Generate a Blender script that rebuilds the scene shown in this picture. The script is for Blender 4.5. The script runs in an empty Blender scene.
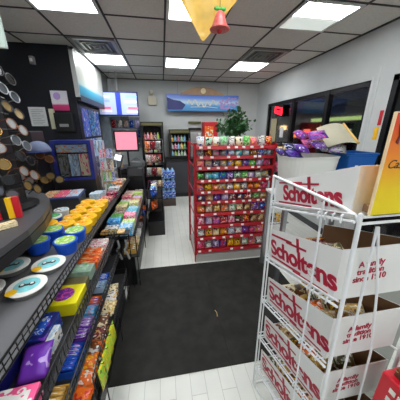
import bpy, bmesh, math, random
from mathutils import Vector, Matrix
R = random.Random(7)
PI = math.pi
SC = bpy.context.scene
COL = SC.collection

# ------------------------------------------------------------ camera, world, light, exposure
cam_d = bpy.data.cameras.new('camera'); cam = bpy.data.objects.new('camera', cam_d); COL.objects.link(cam)
cam_d.sensor_width = 36; cam_d.lens = 36 * 214 / 400; cam_d.clip_start = 0.02
cam.location = (0, 0, 1.62)
cam.rotation_euler = (PI/2 - math.radians(18.356), 0, -math.radians(9.567))
SC.camera = cam
SC.view_settings.view_transform = 'Standard'; SC.view_settings.look = 'None'
SC.view_settings.gamma = 1; SC.view_settings.use_curve_mapping = False
SC.view_settings.exposure = 0.0
W = bpy.data.worlds.new('night'); SC.world = W; W.use_nodes = True
W.node_tree.nodes['Background'].inputs[0].default_value = (.02, .025, .04, 1)
W.node_tree.nodes['Background'].inputs[1].default_value = .5
LAMP = 17.0          # emission of the ceiling light panels

# ------------------------------------------------------------ materials
def s2l(c):
    return tuple((x/12.92 if x <= .04045 else ((x+.055)/1.055)**2.4) for x in [v/255 for v in c])
MATS = {}
def mat(name, rgb, rough=.5, metal=0, emit=0, noise=0, nscale=20, alpha=None, coat=0, trans=0):
    if name in MATS: return MATS[name]
    m = bpy.data.materials.new(name); m.use_nodes = True; MATS[name] = m
    nt = m.node_tree; b = nt.nodes['Principled BSDF']; c = s2l(rgb)
    b.inputs['Base Color'].default_value = (*c, 1); b.inputs['Roughness'].default_value = rough
    b.inputs['Metallic'].default_value = metal
    if coat: b.inputs['Coat Weight'].default_value = coat
    if trans: b.inputs['Transmission Weight'].default_value = trans
    if emit:
        b.inputs['Emission Color'].default_value = (*c, 1); b.inputs['Emission Strength'].default_value = emit
    tc = nt.nodes.new('ShaderNodeTexCoord'); nz = nt.nodes.new('ShaderNodeTexNoise')
    nz.inputs['Scale'].default_value = nscale; nt.links.new(tc.outputs['Object'], nz.inputs['Vector'])
    if noise:
        r = nt.nodes.new('ShaderNodeValToRGB'); nt.links.new(nz.outputs[0], r.inputs[0])
        r.color_ramp.elements[0].position = .3; r.color_ramp.elements[1].position = .7
        r.color_ramp.elements[0].color = (*[x*(1-noise) for x in c], 1)
        r.color_ramp.elements[1].color = (*[min(1, x*(1+noise)) for x in c], 1)
        nt.links.new(r.outputs[0], b.inputs['Base Color'])
    else:
        mr = nt.nodes.new('ShaderNodeMapRange'); nt.links.new(nz.outputs[0], mr.inputs[0])
        mr.inputs[3].default_value = max(0, rough-.06); mr.inputs[4].default_value = min(1, rough+.06)
        nt.links.new(mr.outputs[0], b.inputs['Roughness'])
    return m
PAL = dict(red=(196,28,40), orange=(236,110,26), yellow=(246,190,20), white=(228,226,220), green=(70,170,70),
    blue=(30,90,200), navy=(28,36,110), purple=(110,50,170), pink=(232,90,140), brown=(104,60,34), tan=(200,160,110),
    teal=(60,180,190), grey=(140,140,140), black=(24,22,24), gold=(206,160,70), lime=(160,205,60), cream=(236,222,180),
    skyblue=(90,180,230), maroon=(110,24,40), lilac=(180,150,210), olive=(90,90,50), paleblue=(170,200,225), palegreen=(170,210,180))
def pr(main, acc='white', acc2=None, scale=3.0, rough=.32, k=0):
    """printed packaging: three flat inks in irregular patches"""
    acc2 = acc2 or ('black' if main in ('white','yellow','cream') else 'white')
    key = f'print_{main}_{acc}_{acc2}_{scale}_{k}'
    if key in MATS: return MATS[key]
    m = bpy.data.materials.new(key); m.use_nodes = True; MATS[key] = m
    nt = m.node_tree; b = nt.nodes['Principled BSDF']; b.inputs['Roughness'].default_value = rough
    b.inputs['Specular IOR Level'].default_value = .4
    tc = nt.nodes.new('ShaderNodeTexCoord'); mp = nt.nodes.new('ShaderNodeMapping')
    mp.inputs['Location'].default_value = (R.random()*9, R.random()*9, R.random()*9)
    nt.links.new(tc.outputs['Generated'], mp.inputs[0])
    nz = nt.nodes.new('ShaderNodeTexNoise'); nz.inputs['Scale'].default_value = scale; nz.inputs['Detail'].default_value = 1
    nt.links.new(mp.outputs[0], nz.inputs['Vector'])
    r = nt.nodes.new('ShaderNodeValToRGB'); r.color_ramp.interpolation = 'CONSTANT'
    e = r.color_ramp.elements; e[0].position = 0; e[0].color = (*s2l(PAL[acc2]), 1)
    e[1].position = .36; e[1].color = (*s2l(PAL[main]), 1)
    n = e.new(.56); n.color = (*s2l(PAL[acc]), 1)
    n = e.new(.66); n.color = (*s2l(PAL[main]), 1)
    nt.links.new(nz.outputs[0], r.inputs[0]); nt.links.new(r.outputs[0], b.inputs['Base Color'])
    return m
def solid(c, rough=.4): return mat('plain_'+c, PAL[c], rough)
def gradient(name, stops, axis='Z', rough=.35, emit=0):
    m = bpy.data.materials.new(name); m.use_nodes = True; nt = m.node_tree; b = nt.nodes['Principled BSDF']
    b.inputs['Roughness'].default_value = rough
    tc = nt.nodes.new('ShaderNodeTexCoord'); sp = nt.nodes.new('ShaderNodeSeparateXYZ'); nt.links.new(tc.outputs['Generated'], sp.inputs[0])
    nz = nt.nodes.new('ShaderNodeTexNoise'); nz.inputs['Scale'].default_value = 4; nt.links.new(tc.outputs['Generated'], nz.inputs['Vector'])
    ad = nt.nodes.new('ShaderNodeMath'); ad.operation = 'MULTIPLY_ADD'; ad.inputs[1].default_value = .12 if emit else .02
    nt.links.new(nz.outputs[0], ad.inputs[0]); nt.links.new(sp.outputs[axis], ad.inputs[2])
    r = nt.nodes.new('ShaderNodeValToRGB'); e = r.color_ramp.elements
    e[0].position = stops[0][0]; e[0].color = (*s2l(stops[0][1]), 1); e[1].position = stops[-1][0]; e[1].color = (*s2l(stops[-1][1]), 1)
    for p, c in stops[1:-1]:
        n = e.new(p); n.color = (*s2l(c), 1)
    nt.links.new(ad.outputs[0], r.inputs[0]); nt.links.new(r.outputs[0], b.inputs['Base Color'])
    if emit:
        nt.links.new(r.outputs[0], b.inputs['Emission Color']); b.inputs['Emission Strength'].default_value = emit
    return m

M_wall = mat('wall_paint', (196,199,197), .7, noise=.04, nscale=3)
M_ceil = mat('ceiling_tile', (214,211,203), .9, noise=.07, nscale=60)
M_tbar = mat('ceiling_bar', (44,42,40), .6)
M_black = mat('black_plastic', (20,20,22), .4)
M_wire = mat('black_wire', (16,16,18), .3, .3)
M_ww = mat('white_wire', (236,238,240), .3)
M_navy = mat('navy_panel', (13,15,26), .5, noise=.1, nscale=4)
M_redm = mat('red_metal', (176,16,32), .35)
M_card = mat('white_card', (232,232,230), .5, noise=.02, nscale=8)
M_kraft = mat('kraft_card', (140,104,72), .8, noise=.08, nscale=12)
M_logo = mat('logo_red', (176,24,56), .5)
M_steel = mat('steel', (150,152,155), .3, .8)
M_tag = mat('price_tag', (240,236,228), .5)
M_dgrey = mat('dark_grey', (62,62,66), .45, noise=.06, nscale=5)

# ------------------------------------------------------------ mesh helpers
def B(): return bmesh.new()
def bx(bm, x0, x1, y0, y1, z0, z1, bev=0, mx=None):
    r = bmesh.ops.create_cube(bm, size=1); vs = r['verts']
    for v in vs: v.co = Vector((x0+(v.co.x+.5)*(x1-x0), y0+(v.co.y+.5)*(y1-y0), z0+(v.co.z+.5)*(z1-z0)))
    if bev:
        es = list({e for v in vs for e in v.link_edges})
        rr = bmesh.ops.bevel(bm, geom=es, offset=bev, segments=2, affect='EDGES', profile=.5)
        vs = list({v for f in rr['faces'] for v in f.verts} | {v for v in vs if v.is_valid})
    if mx: bmesh.ops.transform(bm, matrix=mx, verts=vs)
    return bm
def rod(bm, a, b, r=.003, seg=8, r2=None):
    a = Vector(a); b = Vector(b); d = b-a
    if d.length < 1e-6: return bm
    q = d.to_track_quat('Z', 'Y').to_matrix().to_4x4()
    bmesh.ops.create_cone(bm, cap_ends=True, segments=seg, radius1=r, radius2=r if r2 is None else r2, depth=d.length, matrix=Matrix.Translation((a+b)/2) @ q)
    return bm
def path(bm, pts, r=.003, seg=8, closed=False):
    P = [Vector(p) for p in pts]
    if closed: P.append(P[0])
    for a, b in zip(P, P[1:]):
        rod(bm, a, b, r, seg)
        bmesh.ops.create_icosphere(bm, subdivisions=1, radius=r*1.02, matrix=Matrix.Translation(b))
    return bm
def lathe(bm, prof, seg=24, c=(0,0,0)):
    c = Vector(c); rings = []
    for r, z in prof:
        rings.append([bm.verts.new(c+Vector((max(r,1e-4)*math.cos(2*PI*i/seg), max(r,1e-4)*math.sin(2*PI*i/seg), z))) for i in range(seg)])
    for a, b in zip(rings, rings[1:]):
        for i in range(seg): bm.faces.new((a[i], a[(i+1)%seg], b[(i+1)%seg], b[i]))
    bm.faces.new(rings[0][::-1]); bm.faces.new(rings[-1])
    return bm
def prism(bm, pts, n):
    """closed polygon pts swept by vector n"""
    n = Vector(n); a = [bm.verts.new(Vector(p)) for p in pts]; b = [bm.verts.new(Vector(p)+n) for p in pts]
    bm.faces.new(a[::-1]); bm.faces.new(b)
    for i in range(len(a)): bm.faces.new((a[i], a[(i+1)%len(a)], b[(i+1)%len(a)], b[i]))
    return bm
def pouch(bm, w, h, t, mx=None, nx=8, nz=8):
    """pillow bag standing in XZ, base at z=0, crimped flat seals top and bottom"""
    F, K = [], []
    for s in (1, -1):
        g = []
        for j in range(nz+1):
            row = []
            for i in range(nx+1):
                u = i/nx*2-1; v = j/nz*2-1
                th = max(0, (1-abs(u)**3))**.6*max(0, 1-(abs(v)/.86)**2.4 if abs(v) < .86 else 0)**.6
                x = u*w/2*(1-.05*(1-v*v)); th = th*(1+.12*math.sin(5*u+3*v))
                row.append(bm.verts.new((x, -s*t/2*th, (v+1)/2*h)))
            g.append(row)
        for j in range(nz):
            for i in range(nx):
                q = (g[j][i], g[j][i+1], g[j+1][i+1], g[j+1][i])
                bm.faces.new(q if s > 0 else q[::-1])
        F += [v for r in g for v in r]
    bmesh.ops.remove_doubles(bm, verts=F, dist=1e-5)
    if mx: bmesh.ops.transform(bm, matrix=mx, verts=[v for v in F if v.is_valid])
    return bm
def mesh(name, bm, m, smooth=False):
    bmesh.ops.recalc_face_normals(bm, faces=bm.faces[:])
    me = bpy.data.meshes.new(name); bm.to_mesh(me); bm.free()
    for mm in (m if isinstance(m, (list, tuple)) else [m]): me.materials.append(mm)
    if smooth:
        for p in me.polygons: p.use_smooth = True
    return me
def obj(name, bm, m, parent=None, smooth=False, loc=None, rot=None):
    o = bpy.data.objects.new(name, mesh(name, bm, m, smooth)); COL.objects.link(o)
    if parent: o.parent = parent
    if loc: o.location = loc
    if rot: o.rotation_euler = rot
    return o
def tag(o, label, cat, group=None, kind=None):
    o['label'] = label; o['category'] = cat
    if group: o['group'] = group
    if kind: o['kind'] = kind
    return o
def thing(name, label, cat, loc=(0,0,0), rz=0, group=None, rot=None):
    o = bpy.data.objects.new(name, None); COL.objects.link(o); o.location = loc
    o.rotation_euler = rot if rot else (0, 0, rz); o.empty_display_size = .05
    return tag(o, label, cat, group)
def struct(name, bm, m, parent=None):
    o = obj(name, bm, m, parent)
    if not parent: o['kind'] = 'structure'
    return o
def dup(o, parent=None):
    c = o.copy(); COL.objects.link(c)
    if parent: c.parent = parent
    for ch in o.children:
        dup(ch, c)
    return c
def text(name, s, size, m, parent, mx, ext=.0006, shear=0, bold=.0, sx=1):
    """builtin-font lettering turned into a mesh; local XY plane placed by matrix mx"""
    cu = bpy.data.curves.new(name, 'FONT'); cu.body = s; cu.size = size; cu.extrude = ext; cu.shear = shear; cu.offset = bold
    cu.align_x = 'CENTER'; cu.space_character = .95; cu.space_line = .9
    t = bpy.data.objects.new(name, cu); COL.objects.link(t)
    dg = bpy.context.evaluated_depsgraph_get(); me = bpy.data.meshes.new_from_object(t.evaluated_get(dg))
    bpy.data.objects.remove(t)
    me.transform(Matrix.Diagonal((sx, 1, 1, 1))); me.transform(mx); me.materials.clear(); me.materials.append(m)
    o = bpy.data.objects.new(name, me); COL.objects.link(o); o.parent = parent
    return o
ORD = ['first','second','third','fourth','fifth','sixth','seventh','eighth','ninth','tenth','eleventh','twelfth','thirteenth','fourteenth']

# ============================================================ THE ROOM
XL, XR, YF, YB, H = -3.0, 2.47, -2.2, 5.7, 2.71
# floor: pale vinyl planks
mf = bpy.data.materials.new('floor_vinyl'); mf.use_nodes = True; nt = mf.node_tree; b = nt.nodes['Principled BSDF']
tc = nt.nodes.new('ShaderNodeTexCoord'); mp = nt.nodes.new('ShaderNodeMapping'); mp.inputs['Rotation'].default_value = (0,0,PI/2)
br = nt.nodes.new('ShaderNodeTexBrick'); br.inputs['Scale'].default_value = 1
br.inputs['Brick Width'].default_value = .9; br.inputs['Row Height'].default_value = .10; br.inputs['Mortar Size'].default_value = .0018
br.inputs['Color1'].default_value = (*s2l((226,226,218)),1); br.inputs['Color2'].default_value = (*s2l((220,221,213)),1); br.inputs['Mortar'].default_value = (*s2l((186,186,178)),1)
nt.links.new(tc.outputs['Object'], mp.inputs[0]); nt.links.new(mp.outputs[0], br.inputs['Vector'])
nz = nt.nodes.new('ShaderNodeTexNoise'); nz.inputs['Scale'].default_value = 6; nt.links.new(mp.outputs[0], nz.inputs['Vector'])
mx_ = nt.nodes.new('ShaderNodeMixRGB'); mx_.blend_type = 'MULTIPLY'; mx_.inputs[0].default_value = .18
nt.links.new(br.outputs[0], mx_.inputs[1]); nt.links.new(nz.outputs[0], mx_.inputs[2]); nt.links.new(mx_.outputs[0], b.inputs['Base Color'])
b.inputs['Roughness'].default_value = .35
struct('floor', bx(B(), XL, XR+.1, YF, YB+.1, -.1, 0), mf)
cl = struct('ceiling', bx(B(), XL, XR+.1, YF, YB+.1, H, H+.1), M_ceil)
bm = B()
for k in range(-5, 5):
    x = .09 + .61*k
    if XL < x < XR: bx(bm, x-.011, x+.011, YF, YB, H-.006, H+.001)
for k in range(-5, 10):
    y = .30 + .61*k
    if YF < y < YB: bx(bm, XL, XR, y-.011, y+.011, H-.005, H+.001)
bx(bm, XR-.02, XR, YF, YB, H-.014, H+.001); bx(bm, XL, XR, YB-.02, YB, H-.012, H+.001)
struct('trim_1', bm, M_tbar)
struct('wall_back', bx(B(), XL, XR+.1, YB, YB+.1, 0, H), M_wall)
struct('wall_left', bx(B(), XL-.1, XL, YF, YB+.1, 0, H), M_wall)
struct('wall_front', bx(B(), XL, XR+.1, YF-.1, YF, 0, H), M_wall)
# right wall with the window opening and a door opening
WY0, WY1, WZ0, WZ1 = 2.46, 5.12, .55, 2.17
DY0, DY1, DZ1 = 1.22, 2.2, 2.17
bm = B()
for y0, y1, z0, z1 in ((YF, DY0, 0, H), (DY0, DY1, DZ1, H), (DY1, WY0, 0, H), (WY0, WY1, 0, WZ0), (WY0, WY1, WZ1, H), (WY1, YB+.1, 0, H)):
    bx(bm, XR, XR+.14, y0, y1, z0, z1)
struct('wall_right', bm, M_wall)
M_fr = mat('window_frame_black', (18,18,20), .4, .3)
M_glass = mat('window_glass', (235,240,245), .02, trans=1)
wf = B()
bx(wf, XR+.02, XR+.08, WY0, WY0+.05, WZ0, WZ1); bx(wf, XR+.02, XR+.08, WY1-.06, WY1, WZ0, WZ1)
bx(wf, XR+.02, XR+.08, WY0, WY1, WZ1-.06, WZ1); bx(wf, XR+.02, XR+.08, WY0, WY1, WZ0, WZ0+.06)
for y in (3.18, 4.08): bx(wf, XR+.01, XR+.09, y-.035, y+.035, WZ0, WZ1)
w1 = struct('window_1', wf, M_fr)
for y0, y1 in ((WY0+.05, 3.145), (3.215, 4.045), (4.115, WY1-.06)):
    obj('pane', bx(B(), XR+.048, XR+.054, y0, y1, WZ0+.06, WZ1-.06), M_glass, w1)
df = B()
bx(df, XR+.0, XR+.10, DY1-.06, DY1, 0, DZ1); bx(df, XR, XR+.10, DY0, DY0+.06, 0, DZ1); bx(df, XR, XR+.10, DY0, DY1, DZ1-.06, DZ1)
d1 = struct('door_1', df, M_fr)
lf = B()
for a in ((DY0+.07, DY0+.17, .02, DZ1-.07), (DY1-.17, DY1-.07, .02, DZ1-.07)): bx(lf, XR+.03, XR+.07, *a)
bx(lf, XR+.03, XR+.07, DY0+.17, DY1-.17, .02, .27); bx(lf, XR+.03, XR+.07, DY0+.17, DY1-.17, DZ1-.17, DZ1-.07); bx(lf, XR+.03, XR+.07, DY0+.17, DY1-.17, .95, 1.03)
dl = obj('door_leaf', lf, M_fr, d1)
obj('pane', bx(B(), XR+.047, XR+.053, DY0+.17, DY1-.17, .27, DZ1-.17), M_glass, dl)
struct('trim_2', bx(B(), XR-.010, XR+.0, DY1+.165, DY1+.18, 0, DZ1+.12), mat('trim_paint', (205,207,206), .5))
struct('trim_3', bx(B(), XR-.006, XR+.0, WY0-.03, WY0-.0, 0, WZ1+.03), MATS['trim_paint'])
bm = B(); bx(bm, XR-.012, XR, WY1, YB, 0, .1); bx(bm, XR-.012, XR, WY0, WY1, 0, .1)
struct('baseboard_right', bm, mat('baseboard', (70,70,72), .5))
struct('baseboard_back', bx(B(), .7, XR-.012, YB-.012, YB, 0, .1), MATS['baseboard'])
# black partition wall behind the till, soffit running to the back
struct('wall_partition', bx(B(), XL, -1.22, 3.7, 3.8, 0, H), M_navy)
struct('trim_4', bx(B(), -1.34, -1.17, 3.801, YB, 2.04, H), mat('soffit_paint', (160,165,168), .6))

# ------------------------------------------------------------ ceiling lights (all lamps of the shop)
M_lamp = mat('lamp_diffuser', (248,252,255), .5, emit=LAMP)
M_lampdim = mat('lamp_diffuser_dim', (236,246,240), .5, emit=.55)
M_lframe = mat('lamp_frame', (214,216,212), .4)
def lamp(ci, rj, label, half=False):
    x0 = .09+.61*ci; y0 = .30+.61*rj
    t = thing('ceiling_light', label, 'ceiling light', (x0+.305, y0+.305, H), 0, 'square ceiling lights')
    f = B()
    for a in ((-.295,.295,-.295,-.265), (-.295,.295,.265,.295), (-.295,-.265,-.265,.265), (.265,.295,-.265,.265)): bx(f, *a, -.016, -.001)
    obj('frame', f, M_lframe, t)
    if half:
        obj('diffuser', bx(B(), -.264,.264,-.264,.0, -.010,-.002), M_lamp, t)
        obj('diffuser', bx(B(), -.264,.264,.001,.264, -.010,-.002), M_lampdim, t)['label'] = 'dim unlit half of the diffuser'
    else:
        obj('diffuser', bx(B(), -.264,.264,-.264,.264, -.010,-.002), M_lamp, t)
    return t
lamp(-2, 6, 'square ceiling light near the back, above the menu screen on the left')
lamp(0, 6, 'square ceiling light near the back, right in front of the hanging ocean sign')
lamp(2, 6, 'square ceiling light near the back right, beside the air vent by the window wall')
lamp(-2, 3, 'square ceiling light cut by the top of the frame on the left')
lamp(0, 3, 'square ceiling light cut by the top of the frame behind the yellow pennant')
lamp(2, 3, 'large square ceiling light at top right with a dim lower half', True)
for c, n_ in ((-2, 'left'), (0, 'middle'), (2, 'right')): lamp(c, 0, f'square ceiling light overhead above the viewpoint, {n_} column'); lamp(c, -3, f'square ceiling light behind the viewpoint, {n_} column')
# vents
def vent(x, y, label):
    t = thing('ceiling_vent', label, 'vent', (x, y, H), 0, 'ceiling vents')
    f = B()
    for a in ((-.28,.28,-.28,-.23), (-.28,.28,.23,.28), (-.28,-.23,-.23,.23), (.23,.28,-.23,.23)): bx(f, *a, -.02, -.001)
    obj('frame', f, mat('vent_metal', (150,148,142), .4, .3), t)
    obj('backing', bx(B(), -.23,.23,-.23,.23, -.004,-.001), M_black, t)
    for k in range(3):
        q = .17-.06*k; s = B()
        for a in ((-q,q,-q,-q+.02), (-q,q,q-.02,q), (-q,-q+.02,-q,q), (q-.02,q,-q,q)): bx(s, *a, -.024, -.005)
        obj('louver', s, MATS['vent_metal'], t)
vent(-.825, 3.655, 'square metal air vent in the ceiling in front of the left light')
vent(1.615, 3.655, 'square metal air vent in the ceiling between the two right lights')

# ============================================================ OUTSIDE, NIGHT
M_asph = mat('asphalt', (34,34,38), .6, noise=.2, nscale=3)
struct('ground_outside', bx(B(), XR+.14, 30, -10, 30, -.16, -.06), M_asph)
st = thing('petrol_canopy', 'lit canopy with a pale green fascia seen through the right window pane', 'canopy', (9.6, 9.2, -.06))
obj('canopy_roof', bx(B(), -1.55, 1.5, -2.2, 2.0, 2.0, 2.28), mat('canopy_grey', (60,66,62), .5), st)
obj('fascia', bx(B(), -1.60, -1.551, -2.2, 2.0, 2.04, 2.20), mat('fascia_glow', (196,222,130), .4, emit=.75), st)
for y in (-1.9, 0, 1.8): obj('column', bx(B(), -1.4, -1.2, y-.1, y+.1, 0, 1.999), mat('canopy_grey', (60,66,62)), st)
obj('shop_front', bx(B(), 1.0, 1.4, -2.0, 1.9, 0, 1.999), mat('front_green', (70,96,78), .4, noise=.5, nscale=2, emit=.10), st)
sb = thing('shop_building', 'low dark building across the car park with a few lit windows', 'building', (14, 20, -.06), -.62)
obj('wall', bx(B(), -14, 14, 0, 3, 0, 3.6), mat('far_wall', (58,56,62), .7), sb)
obj('roof', bx(B(), -14.3, 14.3, -.3, 3.2, 3.6, 4.1), mat('far_roof', (30,30,36), .7), sb)
for i in range(22):
    x = -11+1.1*i; c = [(255,170,70),(255,120,60),(255,200,120),(240,60,50),(255,190,90),(190,210,180),(250,90,60),(255,210,140),(230,60,60),(255,160,60),(210,200,180)][(i*5) % 11]
    obj('lit_window', bx(B(), x-.28, x+.28, -.04, -.001, .9+.35*(i % 3), 1.3+.35*(i % 3)), mat(f'far_window_{i}', c, .4, emit=2.6), sb)
M_carp = mat('car_paint', (110,18,30), .25, .3)
def car(loc, rz, label, paint):
    t = thing('parked_car', label, 'car', loc, rz)
    prof = [(-2.1,.3),(-2.1,.75),(-1.3,.9),(-.7,1.4),(.7,1.42),(1.4,.95),(2.1,.85),(2.1,.3)]
    obj('body', prism(B(), [(x, -.85, z) for x, z in prof], (0,1.7,0)), paint, t)
    wp = [(-1.15,.93),(-.66,1.34),(.66,1.36),(1.22,.95)]
    for y in (-.87, .852): obj('side_window', prism(B(), [(x, y, z) for x, z in wp], (0,.018,0)), M_black, t)
    for x in (-1.3, 1.35):
        for y in (-.8, .8): obj('wheel', rod(B(), (x, y-.1, .32), (x, y+.1, .32), .32, 20), M_black, t)
    for y in (-.6, .6):
        obj('tail_light', bx(B(), -2.13,-2.101, y-.2, y+.2, .6, .75), mat('tail_red', (255,40,20), .3, emit=3), t)
        obj('headlight', bx(B(), 2.101,2.13, y-.2, y+.2, .6, .72), mat('head_amber', (255,190,90), .3, emit=3), t)
car((6.4, 7.3, -.06), .9, 'dark red car parked outside the right window pane', M_carp)
car((7.6, 2.6, -.06), -1.9, 'silver grey car parked outside beyond the glass door', mat('car_silver', (120,124,130), .25, .5))

# window stuff
t = thing('neon_sign', 'small glowing red neon sign hung in the far window pane', 'neon sign', (XR-.02, 4.52, 2.0))
obj('backing', bx(B(), -.008, .008, -.16, .16, -.13, .1, .004), M_black, t)
bm = B(); M_neon = mat('neon_red', (255,20,40), .3, emit=5)
path(bm, [(-.014,-.13,-.10),(-.014,.13,-.04),(-.014,.13,.06),(-.014,-.13,.02)], .014, closed=True)
path(bm, [(-.014,.10,-.01),(-.014,-.1,-.04)], .012)
obj('tube', bm, M_neon, t)
tag(obj('window_poster', bx(B(), XR+.036, XR+.040, 4.68, 4.92, 1.32, 1.84), mat('poster_beige', (176,166,132), .6, noise=.12, nscale=9)), 'tall beige poster on the far window pane', 'poster')
tag(obj('window_notice', bx(B(), XR+.036, XR+.040, 4.36, 4.5, 1.45, 1.66), mat('paper_white', (214,216,216), .6, noise=.05, nscale=30)), 'small white notice beside the beige poster on the glass', 'notice')
# height tape on jamb
tag(obj('height_sticker', bx(B(), XR-.006, XR-.0005, 2.215, 2.255, 1.66, 1.82), solid('red')), 'red height marker strip on the door jamb', 'sticker')
ys = tag(obj('height_sticker', bx(B(), XR-.006, XR-.0005, 2.225, 2.275, 1.50, 1.64), solid('yellow')), 'yellow height marker strip below the red one', 'sticker')

# ============================================================ FLOOR MATS
M_mat = mat('rubber_mat', (31,30,27), .92, noise=.38, nscale=9)
tag(obj('floor_mat', bx(B(), -.44, .4092, 1.035, 2.29, .0005, .009, .0015), M_mat), 'black ribbed floor mat beside the candy counter, left of the seam', 'mat', )
mm2 = tag(obj('floor_mat', bx(B(), .4102, 1.30, 1.035, 2.29, .0005, .009, .0015), M_mat), 'black floor mat between the red rack and the white wire rack', 'mat')
bm = B(); path(bm, [(.40,1.53,.012),(.41,1.50,.012),(.405,1.46,.012)], .003)
tag(obj('lint_scrap', bm, solid('tan')), 'tiny pale scrap of litter lying on the mat seam', 'litter')

# ============================================================ RED CANDY RACK
RX0, RX1, RYF, RYB = .34, 1.27, 2.33, 2.93
t = thing('candy_gondola', 'tall red metal shelf rack packed with candy at the end of the aisle', 'shelf rack', ((RX0+RX1)/2, RYF, 0))
hw = (RX1-RX0)/2
obj('back_panel', bx(B(), -hw+.02, hw-.02, .30, .32, .1, 1.46), mat('peg_grey', (120,40,44), .6), t)
for s in (-1, 1):
    bm = B(); bx(bm, s*hw-.012, s*hw+.012, .0, .03, 0, 1.47); bx(bm, s*hw-.012, s*hw+.012, .57, .6, 0, 1.47); [bx(bm, s*hw-.004, s*hw+.004, .03, .57, z_, z_+.02) for z_ in (.03,.3,.6,.9,1.2,1.44)]
    obj('side_panel', bm, M_redm, t)
obj('base_deck', bx(B(), -hw, hw, -.01, .6, .004, .10, .004), mat('deck_grey', (176,172,166), .5), t)
railz = [1.43, 1.325, 1.205, 1.06, .925, .80, .65, .49, .33, .155]
shelf_mesh = None
for i, z in enumerate(railz):
    s = obj('shelf', bx(B(), -hw+.014, hw-.014, .012, .298, -.012, -.004, 0, Matrix.Rotation(.06, 4, 'X')), M_redm, t, loc=(0, 0, z))
    obj('price_rail', bx(B(), -hw+.014, hw-.014, -.006, .008, -.026, .014, .002, Matrix.Rotation(-.25, 4, 'X')), M_redm, s)
    n = 9 if i < 6 else 7
    for k in range(n):
        x = -hw+.07+(2*hw-.14)*(k+R.uniform(-.25,.25))/(n-1)
        if k % 3 == 2 and R.random() < .4: continue
        obj('price_tag', bx(B(), x-.017, x+.017, -.012, -.0065, -.013, .010, 0, Matrix.Rotation(-.25, 4, 'X')), M_tag, s)
rows = [
 ['white','palegreen','white','palegreen','white','cream','green','pink','white','red'],
 ['grey','maroon','grey','grey','paleblue','teal','paleblue','brown','blue','paleblue'],
 ['pink','tan','navy','grey','yellow','yellow','blue','green','lilac','pink'],
 ['green','teal','skyblue','blue','purple','palegreen','green','lilac','white','grey'],
 ['orange','yellow','orange','gold','white','yellow','cream','orange','orange','pink'],
 ['brown','tan','purple','lilac','maroon','brown','red','green','tan'],
 ['orange','tan','gold','orange','white','cream','tan','purple','blue'],
 ['pink','lilac','pink','red','pink','maroon','red','tan','tan'],
 ['white','yellow','cream','orange','white','white','purple','pink','pink'],
 ['pink','white','lilac','red','yellow','yellow','white','pink','white']]
accs = ['white','yellow','red','blue','green','pink','black','cream']
pm = {}
cnt = {}
SHN = ['top','second','third','fourth','fifth','sixth','seventh','eighth','ninth','bottom']
for i, z in enumerate(railz):
    n = len(rows[i]); hgt = (.085 if i < 5 else .10) if i else .11
    for k, c in enumerate(rows[i]):
        w = (2*hw-.05)/n
        acc = R.choice([a for a in accs if a != c]); key = (c, acc, R.randint(0, 1))
        vk = (key, i == 0)
        if vk not in pm:
            pm[vk] = mesh('candy_bag', pouch(B(), .098, hgt if i == 0 else .094, .06), pr(c, acc, k=key[2]), True)
        o = bpy.data.objects.new('candy_bag', pm[vk]); COL.objects.link(o)
        x = (RX0+RX1)/2 - hw+.025+w*(k+.5)
        sc = R.uniform(.92, 1.08)
        o.scale = (w/.097*R.uniform(.95,1.0), 1, (sc if i == 0 else sc*(1.12 if i > 5 else .92)))
        o.location = (x, RYF+.045+R.uniform(0,.01), z+.004)
        o.rotation_euler = (-R.uniform(.1,.3), 0, R.uniform(-.05,.05))
        tag(o, f'{c} candy bag, {ORD[k]} from left on the {SHN[i]} shelf of the red rack', 'candy bag', 'candy bags on the red rack')
# small side stand with yellow bags right of the red rack
t = thing('side_stand', 'narrow black wire stand of yellow snack bags right of the red rack', 'display stand', (1.50, 2.52, 0))
bm = B()
for x in (-.14, .14): rod(bm, (x, .1, 0), (x, .1, 1.46), .008)
rod(bm, (-.14,.1,1.46), (.14,.1,1.46), .008); obj('frame', bm, M_wire, t)
for z in (.4, .75, 1.1, 1.32):
    bm = B(); path(bm, [(-.14,-.08,z),(.14,-.08,z),(.14,.1,z),(-.14,.1,z)], .004, closed=True)
    for k in range(6): rod(bm, (-.12+.048*k, -.08, z), (-.12+.048*k, .1, z), .002, 6)
    obj('wire_shelf', bm, M_wire, t)
for zi, z in enumerate((.4, .75, 1.1, 1.32)):
    for k in range(3):
        c = [['maroon','yellow','tan'],['pink','maroon','brown'],['pink','red','brown'],['yellow','gold','yellow']][zi][k]
        o = obj('snack_bag', pouch(B(), .085, .13 if zi < 3 else .09, .05), pr(c, 'white', k=3), smooth=True)
        o.location = (1.41+.09*k, 2.49, z+.006); o.rotation_euler = (-.1, 0, 0)
        tag(o, f'{c} snack bag, {ORD[k]} from left, {["lowest","second lowest","third lowest","top"][zi]} level of the side stand', 'snack bag', 'snack bags on the side stand')

t = thing('stock_cabinet', 'grey storage cabinet hidden behind the red rack under the plant', 'cabinet', (1.0, 3.05, 0))
obj('body', bx(B(), -.3, .32, .0, .42, .06, 1.38, .004), M_dgrey, t); obj('cabinet_top', bx(B(), -.31, .33, -.01, .43, 1.3801, 1.40, .003), M_dgrey, t); obj('plinth', bx(B(), -.29, .31, .02, .40, 0, .0599), M_black, t)
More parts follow.
